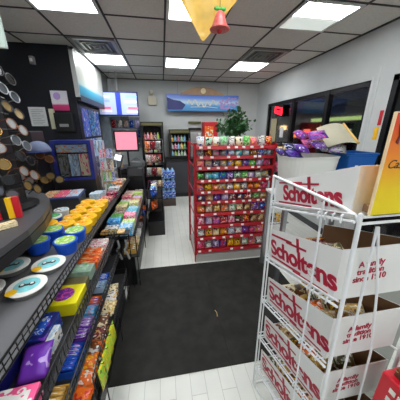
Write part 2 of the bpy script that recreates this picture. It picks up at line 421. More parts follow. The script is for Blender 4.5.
# potted plant on the rack top
t = thing('potted_plant', 'bushy artificial green plant in a pot behind the red rack top', 'plant', (1.08, 3.25, 1.401))
obj('pot', lathe(B(), [(.07,0),(.09,.12),(.095,.125),(.085,.125),(.08,.11)]), mat('pot_brown', (92,60,40), .6), t, True)
M_leaf = mat('leaf', (42,92,44), .5, noise=.35, nscale=25)
bm = B(); ls = B()
for k in range(75):
    a = R.uniform(0, 2*PI); el = R.uniform(.25, 1.45); L = R.uniform(.14, .34)
    tip = Vector((math.cos(a)*math.cos(el)*L*1.0, math.sin(a)*math.cos(el)*L*.8, .12+math.sin(el)*L*1.15))
    rod(ls, (0,0,.1), tip, .002, 5)
    for q in range(7):
        p = Vector((0,0,.1)).lerp(tip, .4+.1*q) + Vector([R.uniform(-.03,.03) for _ in range(3)])
        d = Vector([R.uniform(-1,1) for _ in range(3)]).normalized(); s = d.cross(Vector((R.random(),R.random(),R.random()))).normalized()
        l = R.uniform(.055,.09); w = l*.30; nrm = d.cross(s)*.004
        vs = [bm.verts.new(p+x) for x in (Vector((0,0,0)), d*l*.5+s*w+nrm, d*l, d*l*.5-s*w+nrm)]
        bm.faces.new(vs)
obj('stem', ls, mat('stem', (60,80,40), .6), t); obj('foliage', bm, M_leaf, t)

# ============================================================ BACK WALL: sign, coolers
t = thing('hanging_sign', 'long blue sign with an ocean picture and an arched top over the back counter', 'sign', (1.0, 5.52, 2.225))
M_sea = gradient('sea_picture', [(0,(70,130,190)),(.35,(90,170,225)),(.55,(200,225,240)),(.8,(110,150,230)),(1,(70,110,215))], 'Z', .3)
obj('board', bx(B(), -.86, .88, -.03, .02, -.20, .16, .01), M_sea, t)
bm = B(); n = 20
pts = [(-.56+1.08*i/n, .0, .155+.17*math.sin(PI*i/n)**.8) for i in range(n+1)]
prism(bm, [(x, -.045, z) for x, y, z in pts], (0,.06,0)); obj('arch', bm, mat('arch_tan', (176,142,112), .5, noise=.1, nscale=9), t)
obj('emblem', rod(B(), (0,-.06,.24), (0,-.045,.24), .06, 20), solid('cream'), t)
bm = B()
prism(bm, [(-.85,-.036,-.17),(-.5,-.036,-.17),(-.42,-.036,-.06),(-.55,-.036,.02),(-.7,-.036,.04),(-.85,-.036,.09)], (0,.005,0)); obj('cliff_picture', bm, solid('navy'), t)
bm = B(); q = []
for i in range(60):
    u = i/59; q.append((-.38+u*.75, -.04, -.03+.055*math.sin(u*32)*(1-.3*u)+.03*math.sin(u*9)))
path(bm, q, .014, 6); obj('script_lettering', bm, solid('white'), t)
bm = B(); path(bm, [(-.3,-.04,-.11),(.1,-.04,-.1),(.35,-.04,-.12)], .008, 6); obj('underline', bm, solid('white'), t)
bm = B()
for i in range(40):
    a = (R.uniform(.42,.84), -.036, R.uniform(-.15,.12)); bmesh.ops.create_icosphere(bm, subdivisions=1, radius=R.uniform(.02,.045), matrix=Matrix.Translation(a) @ Matrix.Diagonal((1,.08,.7,1)))
obj('blossom_picture', bm, solid('lilac'), t)
bm = B(); rod(bm, (-.6,0,.15), (-.6,0,.51), .004); rod(bm, (.6,0,.15), (.6,0,.51), .004); obj('hanger', bm, M_steel, t)

def cooler(loc, w, d, h, z0, label, prod=True):
    t = thing('glass_door_cooler', label, 'cooler', loc)
    bm = B(); f = .035
    bx(bm, -w/2, w/2, d-.02, d, 0, h); bx(bm, -w/2, -w/2+f, 0, d-.02, 0, h); bx(bm, w/2-f, w/2, 0, d-.02, 0, h); bx(bm, -w/2, w/2, 0, d-.02, h-.06, h); bx(bm, -w/2, w/2, 0, d-.02, 0, z0)
    obj('cabinet', bm, M_black, t)
    dr = B(); y = -.03
    for a in ((-w/2, -w/2+.05, z0, h), (w/2-.05, w/2, z0, h), (-w/2+.05, w/2-.05, z0, z0+.05), (-w/2+.05, w/2-.05, h-.09, h)): bx(dr, a[0], a[1], y, -.001, a[2], a[3])
    dd = obj('door', dr, M_black, t)
    obj('handle', bx(B(), w/2-.04, w/2-.02, -.055, -.03, z0+.3*(h-z0), z0+.7*(h-z0), .004), M_steel, dd)
    obj('header_strip', bx(B(), -w/2+.03, w/2-.03, -.036, -.03, h-.075, h-.02), mat('header_grn', (80,76,40), .4, emit=.4), dd)
    ns = 3 if h-z0 < .8 else 4
    for k in range(ns):
        z = z0+.03+(h-z0-.12)*k/ns
        obj('shelf', bx(B(), -w/2+f, w/2-f, .02, d-.03, z-.008, z), M_steel, t)
        if prod:
            nb = int((w-.1)/.075)
            for i in range(nb):
                c = R.choice(['red','orange','green','skyblue','white','maroon','brown','pink','lime','yellow','grey'])
                hh = min(.15, (h-z0-.12)/ns-.04)
                key = ('bottle', c, round(hh,3))
                if key not in pm: pm[key] = mesh('drink_bottle', lathe(B(), [(.028,0),(.03,.01),(.03,hh*.6),(.012,hh*.85),(.013,hh)], 12), pr(c, 'white'), True)
                o = bpy.data.objects.new('drink_bottle', pm[key]); COL.objects.link(o)
                o.location = (loc[0]-w/2+.07+i*.075, loc[1]+.07, loc[2]+z+.0005)
                tag(o, f'{c} drink bottle, {ORD[i]} from left on the {["bottom","second","third","fourth"][k]} shelf inside the {"small" if h-z0<.8 else "tall"} cooler', 'bottle', 'bottles in the coolers')
    return t
cooler((-.22, 5.16, 0), .50, .5, 1.77, .5, 'tall black glass door cooler left of the small one')
ct = thing('base_cabinet', 'dark grey cabinet carrying the small glass door cooler', 'cabinet', (.38, 5.17, 0))
obj('body', bx(B(), -.33, .33, .0, .5, 0, .90), M_dgrey, ct); obj('countertop', bx(B(), -.34, .34, -.02, .51, .901, .93, .004), M_black, ct)
obj('kick_plate', bx(B(), -.33, .33, -.008, -.0005, 0, .1), M_black, ct)
cooler((.40, 5.22, .931), .50, .42, .68, .03, 'small black glass door cooler on the dark cabinet')
# coffee counter behind the rack
ct = thing('back_counter', 'dark counter along the back wall behind the red rack', 'counter', (1.48, 5.15, 0))
obj('body', bx(B(), -.74, .74, .0, .53, 0, .88), M_dgrey, ct); obj('worktop', bx(B(), -.75, .75, -.02, .54, .881, .92, .004), mat('worktop', (110,108,104), .4), ct)
t = thing('red_dispenser', 'red drink dispenser with an orange and cream front below the hanging sign', 'dispenser', (1.16, 5.3, .92))
obj('body', bx(B(), -.17, .17, 0, .32, 0, .86, .01), solid('red', .3), t); obj('front_panel', bx(B(), -.15, .06, -.008, -.001, .45, .76), pr('orange','cream'), t)
obj('nozzle', rod(B(), (0,-.04,.32), (0,-.04,.40), .015), M_black, t); obj('drip_tray', bx(B(), -.14, .14, -.12, -.002, .0, .04, .004), M_black, t)
t = thing('wall_rack', 'pair of dark slats on the back wall right of the small cooler', 'wall rack', (.82, YB-.04, 1.72))
for z in (.03, -.12): obj('slat', bx(B(), -.16, .16, -.02, .038, z, z+.05, .004), solid('olive' if z > 0 else 'black'), t)
tag(obj('wall_paper_strip', bx(B(), 1.42, 1.58, YB-.006, YB-.001, 1.35, 1.85), mat('strip_green', (168,196,178), .6, noise=.1, nscale=12)), 'tall pale green paper on the back wall beside the plant', 'poster')
t = thing('paper_cup_stack', 'stack of white paper cups between the cooler and red dispenser', 'cups', (.88, 5.35, .92))
obj('cups', lathe(B(), [(.03,0),(.045,.6),(.047,.61)]), M_card, t, True)
# water packs
def water(z, label):
    t = thing('water_pack', label, 'water pack', (.075, 4.62, z), 0, 'water packs stacked on the carton')
    for i in range(3):
        for j in range(2):
            b = obj('bottle', lathe(B(), [(.042,0),(.045,.01),(.045,.08),(.040,.09),(.045,.10),(.044,.16),(.015,.2),(.016,.215)], 12, (-.095+.095*i, -.05+.095*j, 0)), mat('water_plastic', (150,190,235), .15, noise=.1), t, True)
    obj('wrap', bx(B(), -.145, .145, -.099, .095, .02, .15, .012), pr('blue','paleblue','white', 4), t)
tag(obj('cardboard_box', bx(B(), -.075, .22, 4.50, 4.74, .0, .17, .004), mat('box_dim_brown', (92,78,70), .8, noise=.1)), 'brown cardboard box on the floor under the water packs', 'box')
for k, w in enumerate(['bottom','middle','top']): water(.171+.218*k, f'{w} blue wrapped water pack on the cardboard box')
# fire strobe and emergency box
t = thing('emergency_light', 'small beige emergency light box high on the back wall', 'emergency light', (-.19, YB-.04, 2.27))
obj('housing', bx(B(), -.1, .1, -.03, .039, -.11, .07, .01), mat('beige_plastic', (205,198,178), .5), t); bm = B(); bmesh.ops.create_uvsphere(bm, u_segments=16, v_segments=10, radius=.055, matrix=Matrix.Translation((-.01,-.01,.16)))
obj('lamp_head', bm, mat('beige_plastic', (205,198,178)), t, True)

# menu screen hung from ceiling
t = thing('menu_screen', 'wide flat menu screen with white and blue columns hung from the ceiling', 'screen', (-.86, 5.0, 2.12))
obj('bezel', bx(B(), -.40, .40, .0, .05, -.24, .22, .008), mat('bezel', (40,50,110), .3), t)
sc = obj('display', bx(B(), -.375, .375, -.006, -.001, -.215, .195), mat('screen_pale', (176,190,232), .3, emit=.45), t)
bm = B(); bx(bm, -.04, .06, -.010, -.0065, -.215, .195); obj('blue_column', bm, mat('screen_blue', (40,60,170), .3, emit=.8), sc)
for x, z, w, c in ((-.3,.12,.2,(235,238,250)), (-.31,-.09,.22,(216,110,140)), (-.3,.04,.18,(150,170,220)), (.22,.13,.22,(150,200,230)), (.24,-.09,.2,(225,120,150)), (.2,.03,.24,(236,238,248)), (-.28,-.15,.2,(240,220,225)), (.22,-.16,.22,(240,225,225))):
    bm = B()
    bx(bm, x-w/2+.05, x+w/2+.05, -.010, -.0065, z-.022, z+.022); obj('menu_line', bm, mat('menu_%d_%d'%(c[0],c[1]), c, .3, emit=.45), sc)
bm = B(); rod(bm, (0,.03,.2), (0,.03,.587), .01); rod(bm, (-.12,.03,.2), (-.12,.03,.587), .004); obj('mount_pole', bm, M_steel, t)
obj('speaker_box', bx(B(), .02, .18, -.01, .04, -.33, -.245, .006), M_black, t)

# pink monitor on pole at the till
t = thing('till_monitor', 'black monitor on a pole showing a pink screen at the till', 'monitor', (-.62, 4.0, .93))
obj('bezel', bx(B(), -.20, .20, 0, .04, .31, .67, .008), M_black, t)
obj('display', bx(B(), -.175, .175, -.005, -.0008, .345, .64), mat('screen_pink', (232,140,160), .3, emit=.85), t)
bm = B(); rod(bm, (0,.03,0), (0,.03,.33), .018); bx(bm, -.1,.1,-.05,.1,0,.02,.004); obj('stand', bm, M_black, t)

# light box on the soffit, cabinet below
t = thing('light_box_sign', 'long pale light box with a teal stripe along the top left soffit', 'sign', (-1.17, 4.18, 2.1))
M_lb = gradient('lightbox_face', [(0,(30,120,130)),(.12,(40,150,185)),(.24,(80,180,205)),(.30,(205,222,218)),(.45,(214,216,206)),(1,(196,200,190))], 'Z', .4)
obj('face', bx(B(), .0, .05, -.60, .75, -.02, .52), M_lb, t)
bm = B(); bx(bm, -.0, .055, -.63, -.602, -.05, .55); bx(bm, -.0, .055, .752, .78, -.05, .55); bx(bm, -.0, .055, -.63, .78, .521, .55); obj('frame', bm, mat('alu', (190,192,190), .4, .4), t)
obj('bottom_trim', bx(B(), -.0, .055, -.60, .75, -.10, -.022), M_black, t)
t = thing('cigarette_cabinet', 'blue and black cigarette cabinet under the light box', 'cabinet', (-1.5, 3.82, 0))
obj('body', bx(B(), -.1, .27, .0, 1.1, 0, 1.97), mat('cab_dark', (22,26,44), .4), t)
for k, (y, z0, z1, c, a) in enumerate(((.18,1.5,1.93,'blue','lilac'), (.5,1.5,1.93,'navy','skyblue'), (.82,1.5,1.93,'blue','white'), (.18,1.2,1.46,'blue','skyblue'), (.5,1.2,1.46,'blue','white'), (.82,1.2,1.46,'paleblue','white'))):
    obj('printed_panel', bx(B(), .271, .285, y-.14, y+.14, z0, z1, .002), pr(c, a, scale=4), t)

# posters on the black partition (face y=3.7)
def poster(name, x0, x1, z0, z1, m, label, cat='poster', y=3.698):
    return tag(obj(name, bx(B(), x0, x1, y-.008, y, z0, z1), m), label, cat)
mpk = gradient('pink_poster', [(0,(190,40,100)),(.28,(205,60,120)),(.36,(225,220,225)),(1,(214,212,222))])
p = poster('pink_poster', -1.55, -1.33, 1.88, 2.14, mpk, 'white and pink poster high on the black wall beside the light box')
bm = B(); bmesh.ops.create_icosphere(bm, subdivisions=2, radius=.05, matrix=Matrix.Translation((-1.47,3.69,2.07)) @ Matrix.Diagonal((1,.06,1,1))); obj('picture', bm, solid('lilac'), p)
p = poster('printed_notice', -1.88, -1.66, 1.66, 1.92, mat('paper_white', (214,216,216)), 'white printed notice framed on the black wall left of the strip')
bm = B()
for k in range(9): bx(bm, -1.85, -1.69-(.04 if k % 3 == 2 else 0), 3.688, 3.6895, 1.88-.024*k, 1.886-.024*k)
obj('print_lines', bm, solid('grey'), p)
poster('paper_strip', -1.62, -1.54, 1.62, 1.90, mat('strip_cream', (206,204,176), .6, noise=.05), 'narrow cream paper strip right of the printed notice', 'notice')
t = thing('wall_phone_box', 'black wall box with a grey label below the pink poster', 'wall box', (-1.41, 3.62, 1.72))
obj('casing', bx(B(), -.11, .13, -.04, .078, -.14, .12, .01), M_black, t); obj('label_plate', bx(B(), -.05,.07,-.046,-.041,-.07,-.03), solid('grey'), t)
t = thing('motion_sensor', 'small grey sensor near the ceiling on the black wall', 'sensor', (-1.68, 3.66, 2.5))
obj('housing', bx(B(), -.03, .03, -.02, .038, -.05, .05, .01), solid('grey'), t); obj('lens', bx(B(), -.018,.018,-.026,-.0205,-.02,.02,.003), solid('white'), t)

# ============================================================ COUNTER ON THE LEFT
t = thing('sales_counter', 'long dark sales counter behind the candy shelves', 'counter', (-1.0, 2.2, 0))
obj('body', bx(B(), -.20, .16, -2.0, 1.45, 0, .80), M_black, t)
obj('countertop', bx(B(), -.21, .20, -2.05, 1.47, .801, .84, .005), mat('counter_top', (74,72,72), .4, noise=.15, nscale=14), t)
# near stepped candy fixture
t = thing('stepped_candy_fixture', 'black wire stepped candy fixture running along the counter', 'display fixture', (0, 0, 0))
def tier(x0, x1, y0, y1, z, rh, lip=.0, post=.035):
    bm = B()
    sag = .02
    bx(bm, x0, x1, y0, y1, z-.008, z)
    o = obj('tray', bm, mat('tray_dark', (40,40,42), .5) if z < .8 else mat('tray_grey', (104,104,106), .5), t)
    f = B(); path(f, [(x1, y0, z), (x1, y1, z)], .004); path(f, [(x1, y0, z+rh), (x1, y1, z+rh)], .005)
    path(f, [(x1, y0, z+rh*.5), (x1, y1, z+rh*.5)], .0025)
    n = int((y1-y0)/post)
    for k in range(n+1): rod(f, (x1, y0+k*(y1-y0)/n, z), (x1, y0+k*(y1-y0)/n, z+rh), .0022, 6)
    rod(f, (x1, y1, z+rh), (x0, y1, z+rh), .0035)
    obj('front_rail', f, M_wire, o)
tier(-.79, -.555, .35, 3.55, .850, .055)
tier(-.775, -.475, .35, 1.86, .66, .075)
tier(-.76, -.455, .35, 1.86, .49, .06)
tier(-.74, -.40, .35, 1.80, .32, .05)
obj('back_panel', bx(B(), -.815, -.80, .35, 3.55, .02, .798), M_black, t)
obj('base', bx(B(), -.80, -.44, .35, 1.80, .0, .14), M_black, t)
for y in (.36, 1.83): obj('upright', bx(B(), -.80, -.72, y-.01, y+.01, .14, .65), M_black, t)
bm = B()
path(bm, [(-.415,1.80,.05),(-.405,1.80,.62)], .004); path(bm, [(-.40,.4,.26),(-.40,1.80,.26)], .004)
for k in range(4): rod(bm, (-.40,.5+.43*k,.0), (-.40,.5+.43*k,.32), .004)
obj('leg_frame', bm, M_wire, t)

# -- tubs on the top tier
def tub(x, y, z, r, h, body, lid, lab, name, label, grp, tilt=(0,0), eyes=False, acc=None):
    t = thing(name, label, 'tub', (x, y, z), 0, grp, rot=(tilt[0], tilt[1], R.uniform(-.4,.4)))
    obj('cup', lathe(B(), [(r*.78,0),(r*.8,.003),(r*.95,h*.82),(r*.95,h*.83)], 28), body, t, False)
    obj('lid', lathe(B(), [(r*.99,h*.835),(r,h*.85),(r,h*.96),(r*.95,h)], 28), lid, t)
    l = obj('lid_label', lathe(B(), [(r*(.66 if eyes else .84),h+.0005),(r*(.64 if eyes else .82),h+.002)], 24), lab, t)
    if eyes:
        e = B()
        for s in (-1, 1): lathe(e, [(r*.17,h+.0022),(r*.16,h+.004)], 14, (s*r*.24, 0, 0))
        bx(e, -r*.2, r*.2, -r*.1, r*.04, h+.0022, h+.0038)
        obj('dark_print', e, M_black, l)
        e = B(); lathe(e, [(r*.10,h+.0042),(r*.09,h+.005)], 12, (r*.24,.003,0)); lathe(e, [(r*.10,h+.0042),(r*.09,h+.005)], 12, (-r*.24,.003,0)); obj('pale_print', e, solid('white'), l)
        obj('yellow_tab', lathe(B(), [(r*.28,h+.0022),(r*.27,h+.0034)], 12, (-r*.62,-r*.5,0)), solid('yellow'), l)
    return t
tl = solid('white'); te = mat('teal_label', (130,200,205), .35, noise=.12, nscale=40); gb = mat('tub_grey', (128,128,126), .4)
Z1 = .8505
for (x, y, w) in ((-.685,1.19,'right'), (-.88,1.20,'left'), (-.70,1.005,'front'),(-.89,1.0,'nearest left')):
    tub(x, y, Z1 if x > -.79 else Z1-.0, .084, .036, gb, tl, te, 'lid_tub', f'{w} of the near white lidded tubs with teal labels', 'white tubs', eyes=True)
bl = mat('tub_blue', (26,82,196), .3); lg = pr('lime','white','teal', 5)
for i, (x, y, w) in enumerate(((-.66,1.37,'right front'), (-.655,1.52,'right back'), (-.84,1.40,'left front'), (-.82,1.56,'left back'))):
    tub(x, y, Z1, .072, .085, bl, bl, lg, 'gum_tub', f'blue tub with a lime green top, {w} of the four blue tubs', 'blue gum tubs')
yl = mat('tub_yellow', (250,196,24), .3); yt = pr('yellow','orange','cream', 3)
k = 0
for r_ in range(5):
    for c_ in range(3):
        x = -.645-.135*c_ ; y = 1.66+.135*r_+.02*c_
        if c_ == 2 and r_: continue
        tub(x, y, Z1, .066, .078, yl, yl, yt, 'gum_tub', f'yellow gum tub, row {ORD[r_]} from the blue tubs, {["nearest the rail","in the middle","nearest the till"][c_]}', 'yellow gum tubs'); k += 1
for i, y in enumerate((1.82, 1.97)):
    tub(-.925, y, Z1, .06, .09, [bl, tl][i], [solid('white'), tl][i], [pr('green','blue'), pr('white','skyblue')][i], 'gum_tub', ['blue and green tub behind the rounded black shelf','white lidded tub behind the yellow tubs'][i], 'assorted tubs')
# flat packs further along the top tier
def carton(name, x, y, z, w, d, h, m, label, cat, grp=None, rz=0, rx=0, ry=0, panel=None, seam=True):
    t = thing(name, label, cat, (x, y, z), 0, grp, rot=(rx, ry, rz))
    obj('carton_body', bx(B(), -w/2, w/2, -d/2, d/2, 0, h, min(.004, h/6)), m, t)
    if panel: obj('printed_panel', bx(B(), -w*.36, w*.36, -d*.32, d*.32, h+.0003, h+.0015), panel, t)
    return t
far_items = [(-.65,2.42,'red','white'),(-.62,2.56,'maroon','pink'),(-.62,2.70,'white','paleblue'),(-.63,2.92,'cream','orange'),(-.65,3.04,'orange','yellow'),(-.66,3.16,'white','red'),(-.65,3.34,'cream','black'),(-.77,2.60,'white','skyblue'),(-.77,2.47,'paleblue','white')]
for i, (x, y, c, a) in enumerate(far_items):
    carton('candy_pack', x, y, Z1 if x > -.79 else .851, .12, .10, .05+.02*(i % 3), pr(c, a, scale=4), f'{c} candy pack with {a} print, {ORD[i]} in the flat packs beyond the yellow tubs', 'candy pack', 'flat packs at the far end of the counter', rz=R.uniform(-.2,.2))
# pastel magazines / scratch ticket tray on the far counter
t = thing('ticket_tray', 'low clear tray of pastel printed tickets on the counter before the display case', 'tray', (-.98, 2.34, .841), .1)
obj('riser', bx(B(), -.25, .11, -.13, .13, 0, .12, .004), M_dgrey, t)
obj('tray', bx(B(), -.24, .12, -.16, .14, .1205, .145, .004), mat('clear_blue', (70,84,130), .2), t)
for i in range(3):
    obj('ticket', bx(B(), -.23+.115*i, -.125+.115*i, -.14, .12, .1455, .150), pr(['cream','pink','paleblue','white','tan'][i], 'orange', scale=5), t)
# -- second tier (z .66)
Z2 = .6605
def T2(*a, **k): return carton(*a, **k)
T2('candy_box', -.56, .56, Z2, .15, .13, .075, pr('pink','white','pink', 3), 'pink box at the near left end of the second tier', 'candy box', rz=.1, panel=pr('white','pink'))
o = obj('candy_bag', pouch(B(), .11, .14, .05), pr('purple','lilac','purple', 2.2), smooth=True); o.location = (-.545,.66,Z2+.035); o.rotation_euler = (-1.25, 0, .2); tag(o, 'purple foil candy bag on the second tier behind the pink box', 'candy bag')
T2('candy_box', -.635, .88, Z2, .15, .16, .085, pr('navy','blue','purple', 3), 'dark blue box with white print behind the purple bag', 'candy box', panel=pr('blue','white','navy', 6))
T2('candy_box', -.70, .70, Z2, .12, .15, .07, mat('deep_blue', (24,26,110), .4), 'plain deep blue box beside the purple bag', 'candy box')
T2('candy_box', -.545, .83, Z2, .03, .12, .07, pr('white','paleblue'), 'thin white pack on edge beside the dark blue box', 'candy box')
t = T2('candy_box', -.60, 1.085, Z2, .20, .16, .08, mat('box_yellow', (226,214,20), .4), 'bright yellow box with a purple oval window on the second tier', 'candy box', panel=None)
obj('oval_window', lathe(B(), [(.052,.0803),(.05,.083)], 24, (.01,0,0)), pr('purple','pink','maroon', 6), t)
obj('dark_side', bx(B(), -.101, -.1, -.06, .06, .01, .07), solid('maroon'), t)
T2('display_tray', -.62, 1.235, Z2, .19, .10, .045, mat('khaki', (112,104,72), .6), 'empty khaki cardboard tray between the yellow and pale green boxes', 'box')
T2('candy_box', -.615, 1.345, Z2, .20, .10, .07, mat('mint_print', (150,178,160), .5, noise=.2, nscale=30), 'pale green grey box with small dark print on the second tier', 'candy box', panel=pr('palegreen','green','white', 6))
T2('candy_box', -.60, 1.455, Z2, .19, .10, .07, pr('orange','red','cream', 4), 'front one of two orange red boxes on the second tier', 'candy box', 'orange red boxes')
T2('candy_box', -.60, 1.56, Z2, .19, .09, .07, pr('orange','white','red', 4), 'rear one of two orange red boxes on the second tier', 'candy box', 'orange red boxes')
T2('candy_box', -.595, 1.69, Z2, .19, .13, .07, pr('white','red','pink', 6), 'white box with rows of red print at the far end of the second tier', 'candy box')
# -- third tier (z .49)
Z3 = .4905
third = [(.62,'gold','brown','gold bars'),(.70,'gold','tan','gold bars'),(.83,'blue','purple','blue bars'),(.90,'blue','pink','blue bars'),(1.0,'purple','white','purple bars'),(1.07,'lilac','purple','lilac bars'),(1.16,'skyblue','orange','sky blue bars'),(1.24,'orange','blue','orange bars'),(1.40,'paleblue','navy','pale blue pouches'),(1.49,'blue','white','blue pouches')]
def bars(x, y, z, c, a, label, grp, d=.075, w=.14, h=.05):
    t = thing('candy_bar_carton', label, 'candy carton', (x, y, z), 0, grp)
    bm = B(); bx(bm, -w/2, w/2, -d/2, d/2, 0, .006); bx(bm, -w/2, w/2, -d/2, -d/2+.003, .006, h*.8); bx(bm, -w/2, w/2, d/2-.003, d/2, .006, h); bx(bm, w/2-.003, w/2, -d/2+.003, d/2-.003, .006, h*.7)
    obj('tray', bm, solid(c), t)
    for k in range(3):
        obj('candy_bar', pouch(B(), w*.9, d*.30, .018, Matrix.Translation((-.005, -d*.3+d*.30*k, h*.72)) @ Matrix.Rotation(-PI/2+.1, 4, 'X')), pr(c, a, scale=2.6), t, True)
    return t
for i, (y, c, a, w) in enumerate(third):
    bars(-.535, y, Z3, c, a, f'open carton of {c} and {a} bars, {ORD[i]} from the near end of the third tier', 'bar cartons on the third tier')
# -- fourth tier (z .32)
Z4 = .3205
fourth = [(.72,'orange','red'),(.80,'orange','white'),(.88,'orange','yellow'),(.97,'brown','orange'),(1.06,'maroon','tan'),(1.16,'brown','cream'),(1.29,'cream','gold'),(1.38,'white','gold'),(1.47,'cream','brown')]
for i, (y, c, a) in enumerate(fourth):
    o = obj('candy_bag', pouch(B(), .14, .11, .045), pr(c, a, scale=4), smooth=True); o.location = (-.482, y, Z4+.026); o.rotation_euler = (-1.1, 0, .15*((i % 3)-1))
    tag(o, f'{c} and {a} candy bag, {ORD[i]} from the near end of the fourth tier', 'candy bag', 'candy bags on the fourth tier')
# yellow hanging packs on the aisle side
for i, y in enumerate((.86, .94, 1.02, 1.10)):
    o = obj('gum_pack', pouch(B(), .075, .15, .022), pr('lime','yellow','yellow' if i else 'olive', 4), smooth=True); o.location = (-.372, y, .31); o.rotation_euler = (-.06, 0, 1.45)
    tag(o, f'lime yellow pack hung on the aisle side of the fixture, {ORD[i]} from the near end', 'candy pack', 'lime yellow packs on the aisle side')
bm = B()
for y in (.86,.94,1.02,1.10): path(bm, [(-.40,y,.465),(-.365,y,.465),(-.36,y,.475)], .002)
path(bm, [(-.40,.80,.46),(-.40,1.16,.46)], .0035); rod(bm, (-.40,.80,.46), (-.40,.80,.37), .0035); rod(bm, (-.40,1.16,.46), (-.40,1.16,.37), .0035)
obj('peg_bar', bm, M_wire, t.parent if t.parent else None) if False else tag(obj('peg_bar', bm, M_wire), 'black peg bar holding the lime yellow packs', 'peg bar')
# grey plastic hooks end
t = thing('scoop_set', 'pair of grey plastic scoops hung at the far end of the near fixture', 'scoops', (-.50, 1.905, .50))
for i, x in enumerate((-.06, .03, .10)):
    bm = B(); path(bm, [(x,0,.12),(x+.01,-.01,.06),(x-.015,-.012,.02),(x+.01,-.01,-.04),(x+.02,-.01,-.08)], .011); obj('scoop', bm, solid('grey'), t)
bm = B(); path(bm, [(-.10,.012,.13),(.14,.012,.13)], .004); obj('hanging_bar', bm, M_wire, t)

# -- far aisle fixture beyond: boxes 2.0-3.6
t = thing('far_candy_fixture', 'black low fixture of bright gum boxes further along the aisle', 'display fixture', (-.47, 2.8, 0))
obj('base', bx(B(), -.13, .12, -.78, .80, .0, .35), M_black, t)
obj('tray', bx(B(), -.14, .15, -.80, .82, .60, .61), mat('tray_dark', (40,40,42)), t)
obj('back_panel', bx(B(), -.15, -.141, -.80, .82, .35, .68), M_black, t)
obj('tray', bx(B(), -.13, .17, -.80, .82, .36, .37), mat('tray_dark', (40,40,42)), t)
bm = B(); path(bm, [(.15,-.8,.64),(.15,.82,.64)], .004); path(bm, [(.15,-.8,.61),(.15,.82,.61)], .004)
for k in range(30): rod(bm, (.15,-.8+1.62*k/29,.61), (.15,-.8+1.62*k/29,.64), .002, 6)
for y in (-.8, .0, .82): rod(bm, (.15,y,.0), (.15,y,.61), .005)
obj('front_rail', bm, M_wire, t)
fx = [(2.06,'white','navy'),(2.06,'skyblue','white'),(2.20,'skyblue','blue'),(2.20,'lime','white'),(2.34,'green','lime'),(2.34,'pink','white'),(2.48,'maroon','white'),(2.48,'teal','skyblue'),(2.62,'cream','gold'),(2.62,'skyblue','cream'),(2.76,'lime','green'),(2.76,'cream','lime'),(2.90,'white','cream'),(2.90,'tan','red'),(3.05,'pink','cream'),(3.05,'lilac','white'),(3.2,'cream','brown'),(3.2,'lime','cream'),(3.36,'white','red'),(3.36,'navy','yellow')]
for i, (y, c, a) in enumerate(fx):
    x = -.545 if i % 2 == 0 else -.405
    carton('gum_box', x, y, .6105, .125, .12, .08+.015*(i % 3), pr(c, a, scale=4), f'{c} and {a} gum box, {["left","right"][i%2]} of row {ORD[i//2]} from near on the far fixture', 'gum box', 'gum boxes on the far fixture')
for i, (y, c, a) in enumerate([(2.12,'gold','brown'),(2.3,'cream','red'),(2.5,'white','grey'),(2.7,'grey','maroon'),(2.95,'brown','orange'),(3.15,'blue','skyblue'),(3.38,'orange','maroon')]):
    bars(-.40, y, .3705, c, a, f'{c} and {a} bar carton, {ORD[i]} from near on the low tray of the far fixture', 'bar cartons low on the far fixture', d=.13)
# gold bars just past the first fixture
for i, c in enumerate(['gold', 'cream']):
    bars(-.53+.15*i, 1.94+.0*i+.0, .6105+.0, c, ['brown','pink'][i], [f'carton of gold and brown bars at the near end of the far fixture', 'carton of cream and pink bars beside the gold bars'][i], 'bar cartons at the fixture gap', d=.1) if False else None
t = thing('gap_shelf', 'short black shelf bridging the two candy fixtures', 'shelf', (-.50, 1.93, 0))
# (built as simple bracketed shelf)
obj('board', bx(B(), -.12, .14, -.03, .06, .675, .683), M_black, t)
bm = B(); path(bm, [(-.1,.05,0),(-.1,.05,.675)], .005); path(bm, [(.12,.05,0),(.12,.05,.675)], .005); obj('bracket', bm, M_wire, t)
for i, (x, c, a) in enumerate(((-.585,'gold','brown'), (-.51,'olive','gold'), (-.435,'gold','cream'))):
    o = obj('candy_bar', bx(B(), -.033, .033, -.04, .045, 0, .02, .006), pr(c, a, scale=5)); o.location = (x, 1.945, .6835)
    tag(o, f'{c} wrapped bar, {ORD[i]} from left on the short bridging shelf', 'candy bar', 'gold wrapped bars')

# far end stuff: low rack by till exit
t = thing('end_snack_rack', 'dark low rack of snacks beside the till at the aisle end', 'display rack', (-.155, 3.45, 0))
bm = B(); bx(bm, -.14, .12, -.3, .45, 0, .24); obj('base', bm, M_black, t)
for z in (.42, .62): obj('tray', bx(B(), -.12, .10, -.28, .43, z-.01, z), M_black, t)
bm = B()
for x in (-.12,.1):
    for y in (-.28,.43): rod(bm, (x,y,.2), (x,y,.75), .006)
path(bm, [(-.12,-.28,.74),(.1,-.28,.74),(.1,.43,.74),(-.12,.43,.74)], .006, closed=True)
obj('frame', bm, M_wire, t)
for k in range(8):
    z = (.4205,.6205)[k//4]; y = 3.24+.15*(k % 4); c = ['orange','brown','green','maroon','blue','skyblue','cream','navy'][k]
    o = obj('snack_bag', pouch(B(), .13, .14, .06), pr(c, ['red','tan','brown','white','navy','white','tan','white'][k], scale=4), smooth=True); o.location = (-.17, y, z+.002); o.rotation_euler = (-.2, 0, .9)
    tag(o, f'{c} snack bag, {ORD[k%4]} from near on the {["lower","upper"][k//4]} tray by the till exit', 'snack bag', 'snack bags by the till exit')

